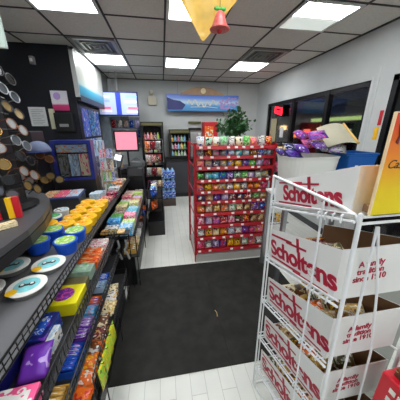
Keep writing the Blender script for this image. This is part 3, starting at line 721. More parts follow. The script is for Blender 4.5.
# ============================================================ TILL AREA
t = thing('lottery_display_case', 'blue framed display case with lottery ticket windows on the counter', 'display case', (-1.0, 2.62, .841), .12)
M_bf = mat('case_blue', (24,38,120), .35)
bm = B(); bx(bm, -.20, .20, 0, .22, 0, .22); obj('base', bm, M_black, t)
bm = B(); bx(bm, -.20,-.165,0,.2,.2201,.66); bx(bm, .165,.20,0,.2,.2201,.66); bx(bm, -.165,.165,0,.2,.625,.66); bx(bm, -.165,.165,0,.2,.2201,.25); bx(bm, -.165,.165,.18,.2,.25,.625); obj('frame', bm, M_bf, t)
obj('header', bx(B(), -.15,.15,.01,.06,.53,.615,.003), pr('paleblue','orange','yellow', 4), t)
for i in range(3):
    obj('ticket_column', bx(B(), -.155+.105*i, -.06+.105*i, .03, .06, .26, .51, .002), pr(['grey','paleblue','cream'][i], ['olive','grey','pink'][i], ['grey','white','pink'][i], scale=3.2), t)
obj('glass', bx(B(), -.165,.165,.003,.006,.25,.625), M_glass, t)
# register, card terminal, clear panels
t = thing('card_terminal', 'black card terminal with a small white screen under the pink monitor', 'card terminal', (-.70, 3.45, .851))
bm = B(); bx(bm, -.06,.06,-.02,.06,0,.02,.004); bx(bm, -.03,.03,0,.03,.02,.25); obj('stand', bm, M_black, t)
mxx = Matrix.Translation((0,0,.30)) @ Matrix.Rotation(-.5, 4, 'X') @ Matrix.Rotation(.25,4,'Y')
obj('body', bx(B(), -.07,.07,-.02,.02,-.10,.12,.008, mxx), M_black, t); obj('screen', bx(B(), -.05,.05,-.026,-.021,.01,.10,0,mxx), mat('screen_white', (220,226,235), .3, emit=.8), t)
t = thing('cash_register', 'black cash register with a grey receipt top beside the pink monitor', 'cash register', (-.48, 3.76, .0))
obj('stand', bx(B(), -.12, .12, -.09, .18, 0, .86), M_black, t)
obj('body', bx(B(), -.13, .13, -.10, .19, .861, 1.0, .01), M_dgrey, t); obj('printer', bx(B(), -.07, .12, -.02, .16, 1.001, 1.10, .015), mat('printer_grey', (92,96,98), .4), t)
obj('keypad', bx(B(), -.12, .05, -.10, -.03, 1.001, 1.02, .004), M_black, t)
t = thing('till_counter', 'dark counter block carrying the till at the aisle end', 'counter', (-.95, 4.1, 0))
obj('body', bx(B(), -.24, .53, -.12, .5, 0, .88), M_black, t); obj('countertop', bx(B(), -.25, .54, -.12, .5, .881, .93), M_dgrey, t)
t = thing('clear_lighter_case', 'clear acrylic case of small coloured lighters right of the lottery case', 'display case', (-.70, 2.72, .851))
obj('case', bx(B(), -.05, .10, 0, .16, .0, .02), M_black, t)
bm = B()
for x in (-.05,.1):
    for y in (0,.16): rod(bm, (x,y,.02), (x,y,.5), .003)
path(bm, [(-.05,0,.5),(.1,0,.5),(.1,.16,.5),(-.05,.16,.5)], .003, closed=True)
obj('frame', bm, mat('acrylic', (190,200,210), .1), t)
for z in (.16,.30,.44): obj('shelf', bx(B(), -.05,.1,0,.16,z,z+.004), mat('acrylic', (190,200,210)), t)
for k in range(16):
    zz = (.021,.165,.305,.445)[k//4]; x = -.70-.032+.036*(k % 4)
    c = ['white','green','teal','grey', 'green','white','lime','blue', 'pink','white','maroon','tan', 'pink','red','lilac','blue'][k]
    o = obj('lighter', bx(B(), -.013,.013,0,.02,0,.10,.004), pr(c,'white',scale=4)); o.location = (x, 2.74, .851+zz)
    tag(o, f'{c} small pack, {ORD[k%4]} from left on the {["bottom","second","third","top"][k//4]} level of the clear case', 'small pack', 'small packs in the clear case')
for i, (x, y, z, w, d, h, c, a) in enumerate([(-.78,3.12,.851,.16,.14,.28,'tan','grey'),(-.98,3.2,.841,.15,.15,.42,'navy','grey'),(-1.12,3.4,.841,.16,.2,.5,'blue','skyblue'),(-.85,3.75,.841,.14,.12,.44,'grey','tan'),(-.93,3.45,.841,.12,.12,.62,'paleblue','grey'),(-.50,3.9,.0,.0,.0,.0,'tan','grey')][:5]):
    carton('counter_carton', x, y, z, w, d, h, pr(c, a, scale=5), [ 'tan carton standing behind the clear lighter case','tall navy carton behind the lottery case','large blue carton at the back left of the counter','grey and tan carton left of the pink monitor','tall pale blue carton in the till clutter'][i], 'carton')
tag(obj('wall_poster', bx(B(), -1.42, -1.22, YB-.008, YB-.001, 1.25, 1.95), mat('poster_pale', (196,212,224), .5, noise=.15, nscale=10)), 'tall pale blue poster on the back wall left of the menu screen', 'poster')
t = thing('hot_food_case', 'grey rounded countertop machine right of the pink monitor', 'machine', (-.50, 4.24, .931))
bm = B(); prism(bm, [(-.13+.26*i/12, -.1, .02+.17*math.sin(PI*(.12+.76*i/12))) for i in range(13)] + [(.13,-.1,0),(-.13,-.1,0)], (0,.24,0)); obj('hood', bm, mat('hood_grey', (120,128,126), .3, .4), t, False)
obj('front_strip', bx(B(), -.12, .12, -.112, -.101, .005, .04), M_black, t)
t = thing('receipt_printer', 'small white receipt printer left of the pink monitor', 'printer', (-.87, 4.1, .931))
obj('body', bx(B(), -.07, .07, -.08, .08, 0, .14, .015), M_card, t); obj('paper_roll', bx(B(), -.035, .035, -.02, -.01, .14, .20), mat('paper_white', (214,216,216)), t)
PG = thing('pegboard', 'grey pegboard panel of hanging packs on the back wall below the menu screen', 'pegboard', (-.84, YB-.02, 1.55))
obj('panel', bx(B(), -.36, .32, -.005, .018, -.38, .34), mat('peg_pale', (150,156,166), .6, noise=.2, nscale=14), PG)
for k in range(15):
    c = ['white','tan','navy','paleblue','grey','skyblue','brown','white','gold','navy','red','white','tan','blue','lilac'][k]
    o = obj('hanging_pack', pouch(B(), .10, .17, .03), pr(c, ['blue','navy','white'][k % 3], scale=4), smooth=True); o.location = (-1.12+.135*(k % 5), YB-.05, 1.20+.225*(k//5)); o.rotation_euler = (0,0,R.uniform(-.2,.2))
    tag(o, f'{c} pack, {ORD[k%5]} from left in the {["bottom","middle","top"][k//5]} row of the pegboard', 'pack', 'packs on the pegboard')
for k, (x, y, c, h_) in enumerate([(-1.12,4.05,'white',.26),(-1.03,4.12,'green',.22),(-.99,4.02,'red',.2),(-1.08,4.25,'skyblue',.3),(-.80,4.25,'tan',.3)]):
    o = obj('counter_bottle', lathe(B(), [(.032,0),(.036,.01),(.036,h_*.6),(.014,h_*.82),(.015,h_)], 14), pr(c, 'white', scale=4), smooth=True); o.location = (x, y, .9305)
    tag(o, f'{c} bottle on the till counter, {["far left","second","third","rear left","behind the monitor"][k]}', 'bottle', 'bottles on the till counter')
for k, (x, y, c, a) in enumerate([(-.55,3.2,'yellow','red'),(-.56,3.36,'white','black'),(-.66,3.50,'cream','orange')][:0]): pass
# snacks in front of the coolers, right of monitor
t = thing('snack_spinner', 'dark wire stand of red and pale snacks right of the pink monitor', 'display stand', (-.19, 4.38, 0))
bm = B(); rod(bm, (0,0,0), (0,0,1.4), .015); bx(bm, -.11,.11,-.11,.11,0,.03,.01)
for z in (.5,.75,1.0,1.25): path(bm, [(-.15,-.12,z),(.15,-.12,z),(.15,.12,z),(-.15,.12,z)], .004, closed=True); rod(bm, (-.15,0,z), (.15,0,z), .004)
obj('frame', bm, M_wire, t)
for k in range(12):
    z = (.5,.75,1.0,1.25)[k//3]; c = ['navy','brown','cream','grey','maroon','tan','white','red','brown','orange','maroon','grey'][k]
    o = obj('snack_bag', pouch(B(), .10, .15, .05), pr(c, 'white' if k % 2 else 'red', scale=4), smooth=True); o.location = (-.29+.1*(k % 3), 4.265, z+.005)
    tag(o, f'{c} snack bag, {ORD[k%3]} from left on the {["lowest","second","third","top"][k//3]} level by the pink monitor', 'snack bag', 'snack bags on the stand by the monitor')

# ============================================================ ROUNDED BLACK SHELF + SUNGLASSES
t = thing('rounded_shelf', 'rounded dark grey raised shelf at the left end of the counter', 'shelf', (0, 0, 0))
edge = [(-.73,.30),(-.735,.7),(-.725,1.0),(-.72,1.15),(-.745,1.35),(-.79,1.52),(-.86,1.69),(-.97,1.86),(-1.12,1.98),(-1.3,2.04),(-2.2,2.05),(-2.2,.3)]
obj('top_board', prism(B(), [(x, y, 1.085) for x, y in edge], (0,0,.035)), mat('shelf_grey', (70,70,73), .45, noise=.08, nscale=7), t)
obj('edge_band', prism(B(), [(x+.004 if x > -1.2 else x, y, 1.03) for x, y in edge], (0,0,.052)), M_black, t)
obj('support', bx(B(), -2.1, -1.23, .5, 1.95, .0, 1.029), M_black, t)
# sunglasses
def lens(bm, cx, r, z=0, asp=.8):
    lathe_pts = [(cx+r*math.cos(2*PI*i/16), 0, z+r*asp*math.sin(2*PI*i/16)) for i in range(16)]
    prism(bm, lathe_pts, (0,.003,0)); return lathe_pts
def sunglasses(fr, ln):
    t = thing('sunglasses', '', 'sunglasses')
    f = B()
    for s in (-1, 1):
        pts = [(s*.034+.030*math.cos(2*PI*i/16), -.002, .028*math.sin(2*PI*i/16)) for i in range(16)]; path(f, pts, .0028, 6, closed=True)
    path(f, [(-.008,-.002,.006),(.008,-.002,.006)], .0035, 6); obj('frame', f, fr, t)
    for s in (-1, 1):
        l = B(); lens(l, s*.034, .029, 0, .93); obj('lens', l, ln, t)
        a = B(); path(a, [(s*.064,0,.010),(s*.062,.06,.010),(s*.058,.085,-.010)], .0025, 6); obj('temple', a, fr, t)
    return t
fr = {'black': M_black, 'silver': M_steel, 'gold': mat('gold_metal', (196,150,80), .25, .8), 'white': M_card, 'tortoise': mat('tortoise', (120,70,40), .3, noise=.4, nscale=90)}
lnm = {'brown': mat('lens_brown', (84,60,40), .15), 'grey': mat('lens_grey', (84,88,96), .12), 'silver': mat('lens_mirror', (150,150,150), .25, .3), 'dark': mat('lens_dark', (22,24,30), .12), 'gold': mat('lens_gold', (140,116,72), .2, .4)}
combos = [('gold','gold'),('silver','grey'),('black','grey'),('tortoise','silver'),('tortoise','brown'),('black','dark'),('gold','brown'),('black','gold')]
protos = [sunglasses(fr[a], lnm[b]) for a, b in combos]; used = [False]*len(protos)
SX, SY, SR = -1.06, 1.54, .17
t = thing('sunglasses_spinner', 'tall black spinner rack full of sunglasses at the left edge', 'display rack', (SX, SY, 1.12))
obj('pole', bx(B(), -.09, .09, -.09, .09, .02, .88, .01), M_black, t); obj('base', lathe(B(), [(.19,0),(.19,.015),(.12,.02)]), M_black, t)
bm = B(); rows_z = [.15+.09*k for k in range(8)]
for z in rows_z: path(bm, [(SR*.82*math.cos(k*PI/6), SR*.82*math.sin(k*PI/6), z-.012) for k in range(12)], .004, closed=True); [rod(bm, (.1*math.cos(k*PI/2),.1*math.sin(k*PI/2),z-.012), (SR*.82*math.cos(k*PI/2),SR*.82*math.sin(k*PI/2),z-.012), .003, 6) for k in range(4)]
for k in range(4): rod(bm, (SR*.82*math.cos(k*PI/2), SR*.82*math.sin(k*PI/2), .05), (SR*.82*math.cos(k*PI/2), SR*.82*math.sin(k*PI/2), .80), .003, 6)
obj('rack_wire', bm, M_wire, t)
tc_ = 0
def place(i, loc, rz, rx, label, grp, sc=1):
    global used
    if not used[i]: o = protos[i]; used[i] = True
    else: o = dup(protos[i])
    o.location = loc; o.rotation_euler = (rx, .55, rz); o['label'] = label; o['group'] = grp; o.scale = (sc, sc, sc)
    return o
angs = [-2.1, -1.5, -.9, -.3]
an = ['far left','front left','front right','right']
for j, z in enumerate(rows_z):
    for k, a in enumerate(angs):
        i = (j*3+k*5+(j*k) % 2) % len(combos); rr = SR+.075
        place(i, (SX+rr*math.cos(a), SY+rr*math.sin(a), 1.12+z), a+PI/2, -.25, f'{combos[i][0]} sunglasses with {combos[i][1]} lenses, {an[k]} of the {ORD[7-j]} spinner row from the top', 'sunglasses on the spinner', 1.02)
# header card at upper left
t = thing('header_card', 'pale green white header card above the sunglasses spinner', 'sign', (SX+.10, SY-.02, 2.03))
obj('card', bx(B(), -.16, .155, -.01, .01, .005, .20, .004), mat('header_pale', (196,214,204), .5, noise=.04, nscale=6), t); obj('post', rod(B(), (-.08,.02,-.03), (-.08,.02,.10), .01), M_black, t)
# second lower spinner behind with caps
SX2, SY2 = -1.36, 2.50
t = thing('accessory_stand', 'low black stand of caps and glasses between spinner and lottery case', 'display stand', (SX2, SY2, 0))
obj('column', bx(B(), -.16, .10, -.09, .16, 0, 1.6, .01), M_black, t)
bm = B()
for z in (1.14, 1.34): path(bm, [(-.2,-.16,z),(.3,-.16,z),(.3,.08,z),(-.2,.08,z)], .004, closed=True); rod(bm, (-.16,-.16,z), (-.16,0,z), .004); rod(bm, (.12,-.16,z), (.12,0,z), .004)
obj('rack_wire', bm, M_wire, t)
for k in range(4):
    place([1,3,0,7][k], (SX2-.08+.13*k, SY2-.25, 1.17), .1*(k-1), -.2, f'sunglasses with {combos[[1,3,0,7][k]][0]} frame, {ORD[k]} from left on the low stand', 'sunglasses on the low stand', 1.15)
for k in range(3):
    place([6,3,4][k], (SX2-.06+.16*k, SY2-.25, 1.37), .15*(k-1), -.2, f'sunglasses with {combos[[6,3,4][k]][0]} frame, {ORD[k]} from left on the upper level of the low stand', 'sunglasses on the low stand', 1.15)
t = thing('baseball_cap', 'grey blue cap hung on the stand left of the lottery case', 'cap', (-1.16, 2.30, 1.415), .3)
bm = B(); bmesh.ops.create_uvsphere(bm, u_segments=20, v_segments=12, radius=.1); bmesh.ops.delete(bm, geom=[v for v in bm.verts if v.co.z < -.01], context='VERTS'); bmesh.ops.solidify(bm, geom=bm.faces[:], thickness=.004)
obj('crown', bm, mat('denim', (104,114,142), .8, noise=.1, nscale=40), t, True)
bm = B(); pts = [(.1*math.cos(a), .1*math.sin(a)*1.0, 0) for a in [PI*.95+i*(PI*1.1)/12 for i in range(13)]]
prism(bm, [(x*1.0, y-.02 if abs(x) < .09 else y, 0) for x, y, z in pts] + [(.09,-.05,0),(.05,-.15,0),(0,-.17,0),(-.05,-.15,0),(-.09,-.05,0)][:0], (0,0,.004))
obj('brim', prism(B(), [(-.09,-.03,0),(-.085,-.09,0),(-.05,-.145,0),(0,-.16,0),(.05,-.145,0),(.085,-.09,0),(.09,-.03,0)], (0,0,.004)), mat('brim_navy', (30,40,110), .8), t); bm.free()
# striped display box and beige packs on shelf
t = thing('lighter_display', 'striped red, black and yellow display box on the rounded shelf', 'display box', (-.925, 1.33, 1.1205), .35, )
t.scale = (.75,.9,1.25)
for i, c in enumerate(['black','red','black','yellow','red']):
    obj('stripe_pack', bx(B(), -.10+.04*i, -.061+.04*i, -.02, .03, 0, .10, .003), solid(c), t)
for i in range(3):
    o = obj('beige_pack', bx(B(), -.02, .02, -.085, .085, 0, .03, .004), pr('cream', 'tan', 'brown', 5)); o.location = (-1.0+.066*i, 1.10+.03*i, 1.1205); o.rotation_euler = (0, 0, -.75)
    tag(o, f'long beige pack lying on the rounded shelf, {["nearest the wall","middle one of three","nearest the aisle"][i]}', 'pack', 'beige packs on the rounded shelf')

# ============================================================ WINDOW SIDE TABLE
t = thing('display_table', 'white table by the window carrying bins of snack bags', 'table', (1.58, 1.98, 0))
obj('tabletop', bx(B(), -.45, .5, -.2, .22, .95, .98, .004), M_card, t)
for x in (-.42, .47):
    for y in (-.17, .19): obj('leg', bx(B(), x-.02, x+.02, y-.02, y+.02, 0, .949), M_steel, t)
t = thing('white_bin', 'white rounded dump bin heaped with purple snack bags', 'bin', (1.42, 1.96, .981))
bm = B()
def rr(w, d, r, z, n=5):
    out = []
    for cx, cy, a0 in ((w/2-r, d/2-r, 0), (-w/2+r, d/2-r, PI/2), (-w/2+r, -d/2+r, PI), (w/2-r, -d/2+r, 1.5*PI)):
        for i in range(n+1): a = a0+PI/2*i/n; out.append((cx+r*math.cos(a), cy+r*math.sin(a), z))
    return out
def shell(bm, rings, close_bottom=True):
    vr = [[bm.verts.new(p) for p in ring] for ring in rings]; n = len(vr[0])
    for a, b in zip(vr, vr[1:]):
        for i in range(n): bm.faces.new((a[i], a[(i+1)%n], b[(i+1)%n], b[i]))
    bm.faces.new(vr[0][::-1]); bm.faces.new(vr[-1])
shell(bm, [rr(.46,.30,.10,0), rr(.54,.36,.12,.36), rr(.56,.38,.13,.39), rr(.52,.34,.12,.39), rr(.50,.32,.11,.30)])
obj('bin_body', bm, mat('bin_white', (214,214,208), .4), t)
for i, (x, y, c, a, rz) in enumerate([(-.20,-.10,'navy','purple',.2),(-.10,-.09,'purple','navy',.5),(.0,-.10,'purple','pink',-.3),(.08,-.08,'purple','lilac',.4),(-.15,.03,'navy','white',.1),(-.03,.05,'purple','pink',.7),(.07,.07,'pink','purple',-.2),(.16,-.07,'grey','navy',0),(.18,.06,'gold','grey',.3),(-.22,.04,'navy','purple',.9),(.20,-.12,'grey','purple',-.5)]):
    z = .35+.045*(i % 3)+(.09 if i in (2,3,5,6) else .01)
    o = obj('snack_bag', pouch(B(), .17, .13, .06), pr(c, a, 'white' if i % 2 else 'black', 5), smooth=True)
    o.location = (1.44+x, 1.96+y, .981+z+.02); o.rotation_euler = (-1.0, .15*math.sin(i*2.1), rz)
    tag(o, f'{c} and {a} snack bag, {ORD[i]} in the heap of the white bin counted from left', 'snack bag', 'snack bags heaped in the white bin')
t = thing('paper_sheet', 'large cream paper sheet with a yellow edge lying over the bin', 'paper', (1.70, 1.97, 1.40), -.25)
bm = B(); g = []
for i in range(9):
    u = i/8; g.append([bm.verts.new((-.13+.26*u, v, .085+.05*math.sin(u*2.2)+.55*(v+.10))) for v in (-.16, 0, .16)])
for a, b_ in zip(g, g[1:]):
    for k in range(2): bm.faces.new((a[k], b_[k], b_[k+1], a[k+1]))
bmesh.ops.solidify(bm, geom=bm.faces[:], thickness=.006); obj('sheet', bm, mat('sheet_cream', (226,220,196), .6), t, True)
bm = B(); path(bm, [(.138,-.16,.095),(.138,0,.18),(.138,.16,.27)], .012); obj('yellow_edge', bm, solid('gold'), t)
t = thing('blue_tote', 'blue plastic tote standing on the table behind the top carton', 'tote', (1.88, 1.90, .981))
bm = B(); shell(bm, [rr(.24,.22,.02,0), rr(.31,.27,.02,.40), rr(.33,.29,.02,.405), rr(.33,.29,.02,.42), rr(.29,.25,.02,.42), rr(.26,.23,.02,.1)])
obj('tote_body', bm, mat('tote_blue', (16,84,160), .4), t); obj('white_mark', bx(B(), -.09, -.06, -.147, -.141, .26, .31), solid('white'), t)

# ============================================================ WHITE WIRE RACK WITH CARTONS
RK = thing('wire_carton_rack', 'white wire floor rack with five tiers of logo cartons in the right foreground', 'wire rack', (.514, .485, 0), .010)
LW, LD = .30, .406; PIT = .257
tiers = [(1.377,.125,.150), (1.082,.175,.190), (.807,.160,.190), (.537,.160,.185), (.270,.160,.185)]
for x, y, top in ((-.012,LD+.012,1.415), (.004,-.028,1.40), (LW+.012,LD+.012,1.415), (LW+.012,-.028,1.40)):
    bm = B(); path(bm, [(x,y,0.005),(x,y,top)], .0065 if y < 0 else .0052, 10); obj('post', bm, M_ww, RK)
bm = B(); path(bm, [(-.012,LD+.012,1.415),(-.012,LD*.5,1.412),(-.010,.02,1.405),(-.004,-.018,1.395),(.004,-.028,1.375)], .0055, 10); obj('top_rail', bm, M_ww, RK)
bm = B(); path(bm, [(LW+.012,LD+.012,1.415),(LW+.012,-.028,1.40)], .005, 10); obj('top_rail', bm, M_ww, RK)
bm = B(); path(bm, [(.004,-.028,1.372),(LW+.012,-.028,1.372)], .0045); path(bm, [(.004,-.028,1.392),(LW+.012,-.028,1.392)], .0035); obj('cross_bar', bm, M_ww, RK)
for y, zt in ((LD-.02, 1.40), (LD*.22, 1.40)):
    bm = B(); path(bm, [(-.016,y,.01),(-.014,y,zt)], .0035); obj('side_rod', bm, M_ww, RK)
bm = B(); path(bm, [(.062,-.032,1.36),(.066,-.034,.9),(.062,-.036,.0)], .0042); obj('back_rod', bm, M_ww, RK)
bm = B(); path(bm, [(.066,-.032,1.36),(.12,-.034,1.12),(.16,-.036,.86),(.185,-.038,.0)], .0038); obj('back_rod', bm, M_ww, RK)
bm = B(); path(bm, [(-.012,LD+.012,.01),(LW+.012,LD+.012,.01),(LW+.012,-.028,.01),(.004,-.028,.01)], .005, closed=True); obj('foot_frame', bm, M_ww, RK)
TN = ['top','second','third','fourth','bottom']
LDs = LD/math.cos(PIT)
def sl(y): return -math.tan(PIT)*y           # height drop along the slope
for ti, (zn, hf, hn) in enumerate(tiers):
    # sloping wire shelf
    bm = B()
    def P(x, y, dz=0): return (x, y, zn-.005+sl(y)+dz)
    path(bm, [P(-.012,-.028),P(-.012,LD+.012),P(LW+.012,LD+.012),P(LW+.012,-.028)], .0045)
    path(bm, [P(-.012,-.028,.022),P(-.012,LD+.012,.022)], .003); path(bm, [P(-.012,LD+.012,.03),P(LW+.012,LD+.012,.03)], .003)
    for k in range(9): rod(bm, P(-.012, .01+LD*k/8.3), P(LW+.012, .01+LD*k/8.3), .0022, 6)
    for k in range(4): path(bm, [P(-.012,.01+.03*k,.018), P(-.019,.01+.03*k,.012), P(-.019,.01+.03*k,-.008)], .0026)
    obj('wire_shelf', bm, M_ww, RK)
    # carton: own thing, same frame
    t = thing('logo_carton', f'white display carton with red logo on the {TN[ti]} tier of the wire rack', 'carton', (.514, .485, 0), .010, 'logo cartons on the wire rack')
    t.location = (.514+(0,-.006,.010,.014,.014)[ti], .485, 0)
    z0 = zn+.001
    def side(x, th):
        return [(x, 0, z0), (x, LD, z0+sl(LD)), (x, LD, z0+sl(LD)+hf), (x, 0, z0+hn)]
    bm = B(); prism(bm, side(0, 0), (.003,0,0)); prism(bm, side(LW-.003, 0), (.003,0,0))
    prism(bm, [(.003,LD-.003,z0+sl(LD)),(LW-.003,LD-.003,z0+sl(LD)),(LW-.003,LD-.003,z0+sl(LD)+hf*.55),(.003,LD-.003,z0+sl(LD)+hf*.55)], (0,.003,0))
    prism(bm, [(.003,.003,z0),(LW-.003,.003,z0),(LW-.003,LD-.003,z0+sl(LD)),(.003,LD-.003,z0+sl(LD))], (0,0,.003))
    obj('carton_walls', bm, M_card, t)
    bm = B(); prism(bm, [(.003,0,z0),(LW-.003,0,z0),(LW-.003,0,z0+hn),(.003,0,z0+hn)], (0,.003,0))
    ee = obj('end_wall', bm, M_card if ti else mat('peach_card', (232,220,206), .6, noise=.04), t)
    bm = B(); q = .0032
    def inn(x): return [(x, .0035, z0+.004), (x, LD-.0035, z0+sl(LD)+.004), (x, LD-.0035, z0+sl(LD)+hf-.001), (x, .0035, z0+hn-.001)]
    prism(bm, inn(.0032), (.001,0,0)); prism(bm, inn(LW-.0042), (.001,0,0)); prism(bm, [(.0035,.0035,z0+.004),(LW-.0035,.0035,z0+.004),(LW-.0035,.0035,z0+hn-.001),(.0035,.0035,z0+hn-.001)], (0,.001,0))
    prism(bm, [(.0035,.0035,z0+.0035),(LW-.0035,.0035,z0+.0035),(LW-.0035,LD-.0035,z0+sl(LD)+.0035),(.0035,LD-.0035,z0+sl(LD)+.0035)], (0,0,.001))
    obj('kraft_lining', bm, M_kraft, t)
    # logo on the side facing the aisle: text x axis runs from far (+y) to near, up the slope
    hm = (hf+hn)/2; size = .100 if ti else .088
    th = PIT*.93
    xax = Vector((0, -math.cos(th), math.sin(th))); zax = Vector((-1, 0, 0)); yax = zax.cross(xax)
    def MX(yc, zc): 
        m = Matrix((( xax.x, yax.x, zax.x, -.0012), (xax.y, yax.y, zax.y, yc), (xax.z, yax.z, zax.z, zc), (0,0,0,1))); return m
    yc = LD*.45; zc = z0+sl(yc)
    text('logo_lettering', 'Scholtens', size, M_logo, t, MX(yc, zc+hm*.25), .0005, bold=.0032, sx=1.10 if ti else .98)
    bm = B(); mxl = MX(yc, zc)
    def bar(x0, x1, v0, v1): bx(bm, x0, x1, v0, v1, -.0005, .0005, 0, mxl)
    sw = .19
    bar(-sw+.01, -.02, hm*.74, hm*.79); bar(-.06, .07, hm*.70, hm*.75); bar(.012, .028, hm*.6, hm*.92)
    bar(-sw, .03, hm*.12, hm*.17); bar(-.02, sw-.02, hm*.08, hm*.12)
    obj('logo_bars', bm, M_logo, t)
    if ti:
        bm = B(); m3 = Matrix.Translation((LW*.40, -.0012, z0+hn*.64)) @ Matrix.Rotation(PI/2, 4, 'X') @ Matrix.Rotation(.07, 4, 'Z')
        text('slogan_lettering', 'A family\ntradition\nsince 1910', .031, M_logo, t, m3, .0005, bold=.0006)
    # bags of candy inside
    if ti:
        n = 0
        cols = {1: ['maroon','purple','green','black','olive','brown'], 2: ['tan','orange','gold','brown','cream','olive'], 3: ['gold','orange','olive','tan','brown','gold'], 4: ['orange','tan','brown','gold','olive','orange']}[ti]
        for a in range(5):
            for c2 in range(2):
                y = LD*(.16+.145*a); x = .085+.13*c2; c = cols[(a+c2*2) % 6]
                o = obj('candy_bag', pouch(B(), .108, .09, .032), pr(c, ['cream','white','yellow'][(a+c2) % 3], 'brown', 5), smooth=True)
                p = RK.matrix_basis @ Vector((x, y, z0+sl(y)+.05+.10*(1-.5*a/4)*(1 if ti > 1 else .6)-.03)) if False else None
                lx, ly, lz = x, y, z0+sl(y)+(.030 if ti == 1 else .045)+.012*((a+c2) % 2)
                lx += .050*max(0, 1.40-lz)*(1-.75*ly/LD)
                ca, sa = math.cos(.010), math.sin(.010)
                o.location = (.514+lx*ca-ly*sa, .485+lx*sa+ly*ca, lz); o.rotation_euler = (-.95, 0, .010+.2*((a*7+c2*3) % 3-1))
                tag(o, f'{c} candy bag, {ORD[a]} from the near end, {["aisle","far"][c2]} side, in the {TN[ti]} tier carton', 'candy bag', 'candy bags in the logo cartons')
# the rack leans: its near end splays outwards towards the floor
def lean(x, y, z): return x + .050*max(0, 1.40-z)*(1-.75*min(1, max(0, y/LD)))
RACK_THINGS = [RK]+[o for o in COL.objects if o.name.startswith('logo_carton')]
for o in RACK_THINGS:
    if o is not RK: zc_ = tiers[RACK_THINGS.index(o)-1][0]
    for c_ in o.children:
        for v in c_.data.vertices:
            v.co.x = lean(v.co.x, v.co.y, v.co.z) if o is RK else v.co.x + .050*max(0, 1.40-zc_)*(1-.75*v.co.y/LD) + .03*(zc_-v.co.z)
# gradient card box standing on the top tier, near side
t = thing('header_carton', 'orange to yellow printed card display standing at the rack top right', 'carton', (.514, .485, 0), .010)
M_gr = gradient('orange_yellow_print', [(0,(236,214,0)),(.28,(238,204,6)),(.6,(240,140,30)),(.92,(226,66,30)),(1,(222,50,26))], 'Z', .35)
bm = B(); bx(bm, .030, .30, -.046, -.040, 1.405, 1.655); obj('front_card', bm, M_gr, t)
bm = B(); bx(bm, .027, .030, -.047, -.040, 1.405, 1.657); bx(bm, .030, .30, -.047, -.040, 1.6553, 1.658); obj('edge_fold', bm, mat('fold_cream', (240,214,170), .5), t)
bm = B(); bx(bm, .05, .283, -.039, -.004, 1.400, 1.42); obj('easel_back', bm, M_kraft, t)
m3 = Matrix.Translation((.062, -.0465, 1.528)) @ Matrix.Rotation(PI/2, 4, 'X')
text('script_lettering', 'Cas', .030, mat('ink_dark', (70,40,30), .5), t, m3, .0004, shear=.35)
bm = B(); prism(bm, [(.062,-.048,1.585),(.12,-.048,1.585),(.12,-.048,1.632),(.056,-.048,1.63),(.062,-.048,1.61)], (0,.0015,0)); obj('emblem_patch', bm, solid('white'), t)
bm = B(); prism(bm, [(.046,-.048,1.59),(.054,-.048,1.585),(.052,-.048,1.625),(.044,-.048,1.63),(.05,-.048,1.605)], (0,.0015,0)); obj('ribbon_mark', bm, solid('maroon'), t)

for c_ in t.children: c_.location.x = -.018

# red carton lower right and things behind it
t = thing('carton_stack_stand', 'grey low stand at the lower right holding the red carton', 'stand', (.83, .29, 0))
obj('body', bx(B(), -.09, .11, -.10, .10, 0, .664, .006), mat('stand_grey', (150,152,146), .5), t)
t = thing('red_carton', 'bright red candy carton with white print at the lower right corner', 'carton', (.815, .285, .665), .03)
obj('carton_body', bx(B(), -.11, .14, -.12, .12, 0, .17, .006), mat('hot_red', (206,24,44), .35), t)
bm = B()
for r_, z in enumerate((.115, .075, .04)):
    x = -.09
    while x < .1:
        w = R.uniform(.010,.022); bx(bm, x, x+w, -.1215, -.1202, z, z+(.022 if r_ == 0 else .014)); x += w+.006
obj('white_print', bm, solid('white'), t)
bm = B()
for z in (.12,.08): 
    y = -.09
    while y < .09:
        w = R.uniform(.012,.024); bx(bm, -.1115, -.1102, y, y+w, z, z+.02); y += w+.007
obj('white_print', bm, solid('white'), t)
t = thing('caramel_tray', 'open tray of dark brown wrapped sweets on the red carton', 'candy tray', (.815, .285, .836), .03)
obj('tray', bx(B(), -.09, .13, -.10, .10, 0, .035, .004), pr('brown','maroon','tan', 5), t)
t = thing('wall_side_carton', 'blue and green printed carton at the right edge beside the rack', 'carton', (1.06, .80, .0), 0)
obj('stand', bx(B(), -.08, .2, -.1, .12, 0, .93, .006), mat('stand_grey', (150,152,146)), t)
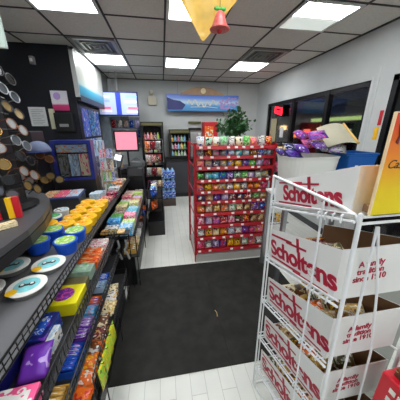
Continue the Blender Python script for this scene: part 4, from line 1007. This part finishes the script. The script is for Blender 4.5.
obj('carton_body', bx(B(), -.10, .2, -.11, .12, .931, 1.02, .004), pr('navy','blue','purple', 4), t)
obj('green_band', bx(B(), -.101, .2, -.112, .122, .985, 1.0), solid('green'), t)

# ============================================================ HANGING PENNANT AND BELL
t = thing('pennant', 'yellow foil pennant hanging point down from the ceiling', 'pennant', (.235, 1.22, 2.03))
bm = B(); A = []
for j in range(9):
    v = j/8; wv = .006+v*.24; row = []
    for i in range(9):
        u = i/8*2-1; row.append(bm.verts.new((u*wv+.04*v-.015, .012*math.sin(u*9+v*2)*v, v*.30)))
    A.append(row)
for j in range(8):
    for i in range(8): bm.faces.new((A[j][i], A[j][i+1], A[j+1][i+1], A[j+1][i]))
bmesh.ops.solidify(bm, geom=bm.faces[:], thickness=.003)
obj('cloth', bm, mat('pennant_yellow', (232,196,96), .35, noise=.14, nscale=14), t, True)
bm = B(); rod(bm, (-.2,0,.295), (-.2,0,.66), .002); rod(bm, (.2,0,.295), (.2,0,.66), .002); obj('string', bm, M_wire, t)
t = thing('paper_bell', 'glittery pink red paper bell with a green bow hanging from the ceiling', 'bell ornament', (.285, 1.15, 2.052))
t.scale = (.8,.8,.8)
M_bell = mat('bell_pink', (206,96,92), .35, noise=.3, nscale=80)
obj('bell_body', lathe(B(), [(.055,0),(.058,.004),(.044,.02),(.034,.05),(.026,.075),(.012,.09)], 20), M_bell, t, True)
bm = B(); bmesh.ops.create_icosphere(bm, subdivisions=2, radius=.014, matrix=Matrix.Translation((0,0,-.004))); obj('clapper', bm, solid('red'), t, True)
bm = B()
for s in (-1, 1): bmesh.ops.create_icosphere(bm, subdivisions=2, radius=.016, matrix=Matrix.Translation((s*.016,0,.10)) @ Matrix.Diagonal((1.2,.5,.7,1)))
obj('bow', bm, solid('green'), t, True); obj('string', rod(B(), (0,0,.10), (0,0,.82), .0015), M_wire, t)
for i, u in enumerate(used):
    if not u:
        for c in list(protos[i].children): bpy.data.objects.remove(c)
        bpy.data.objects.remove(protos[i])
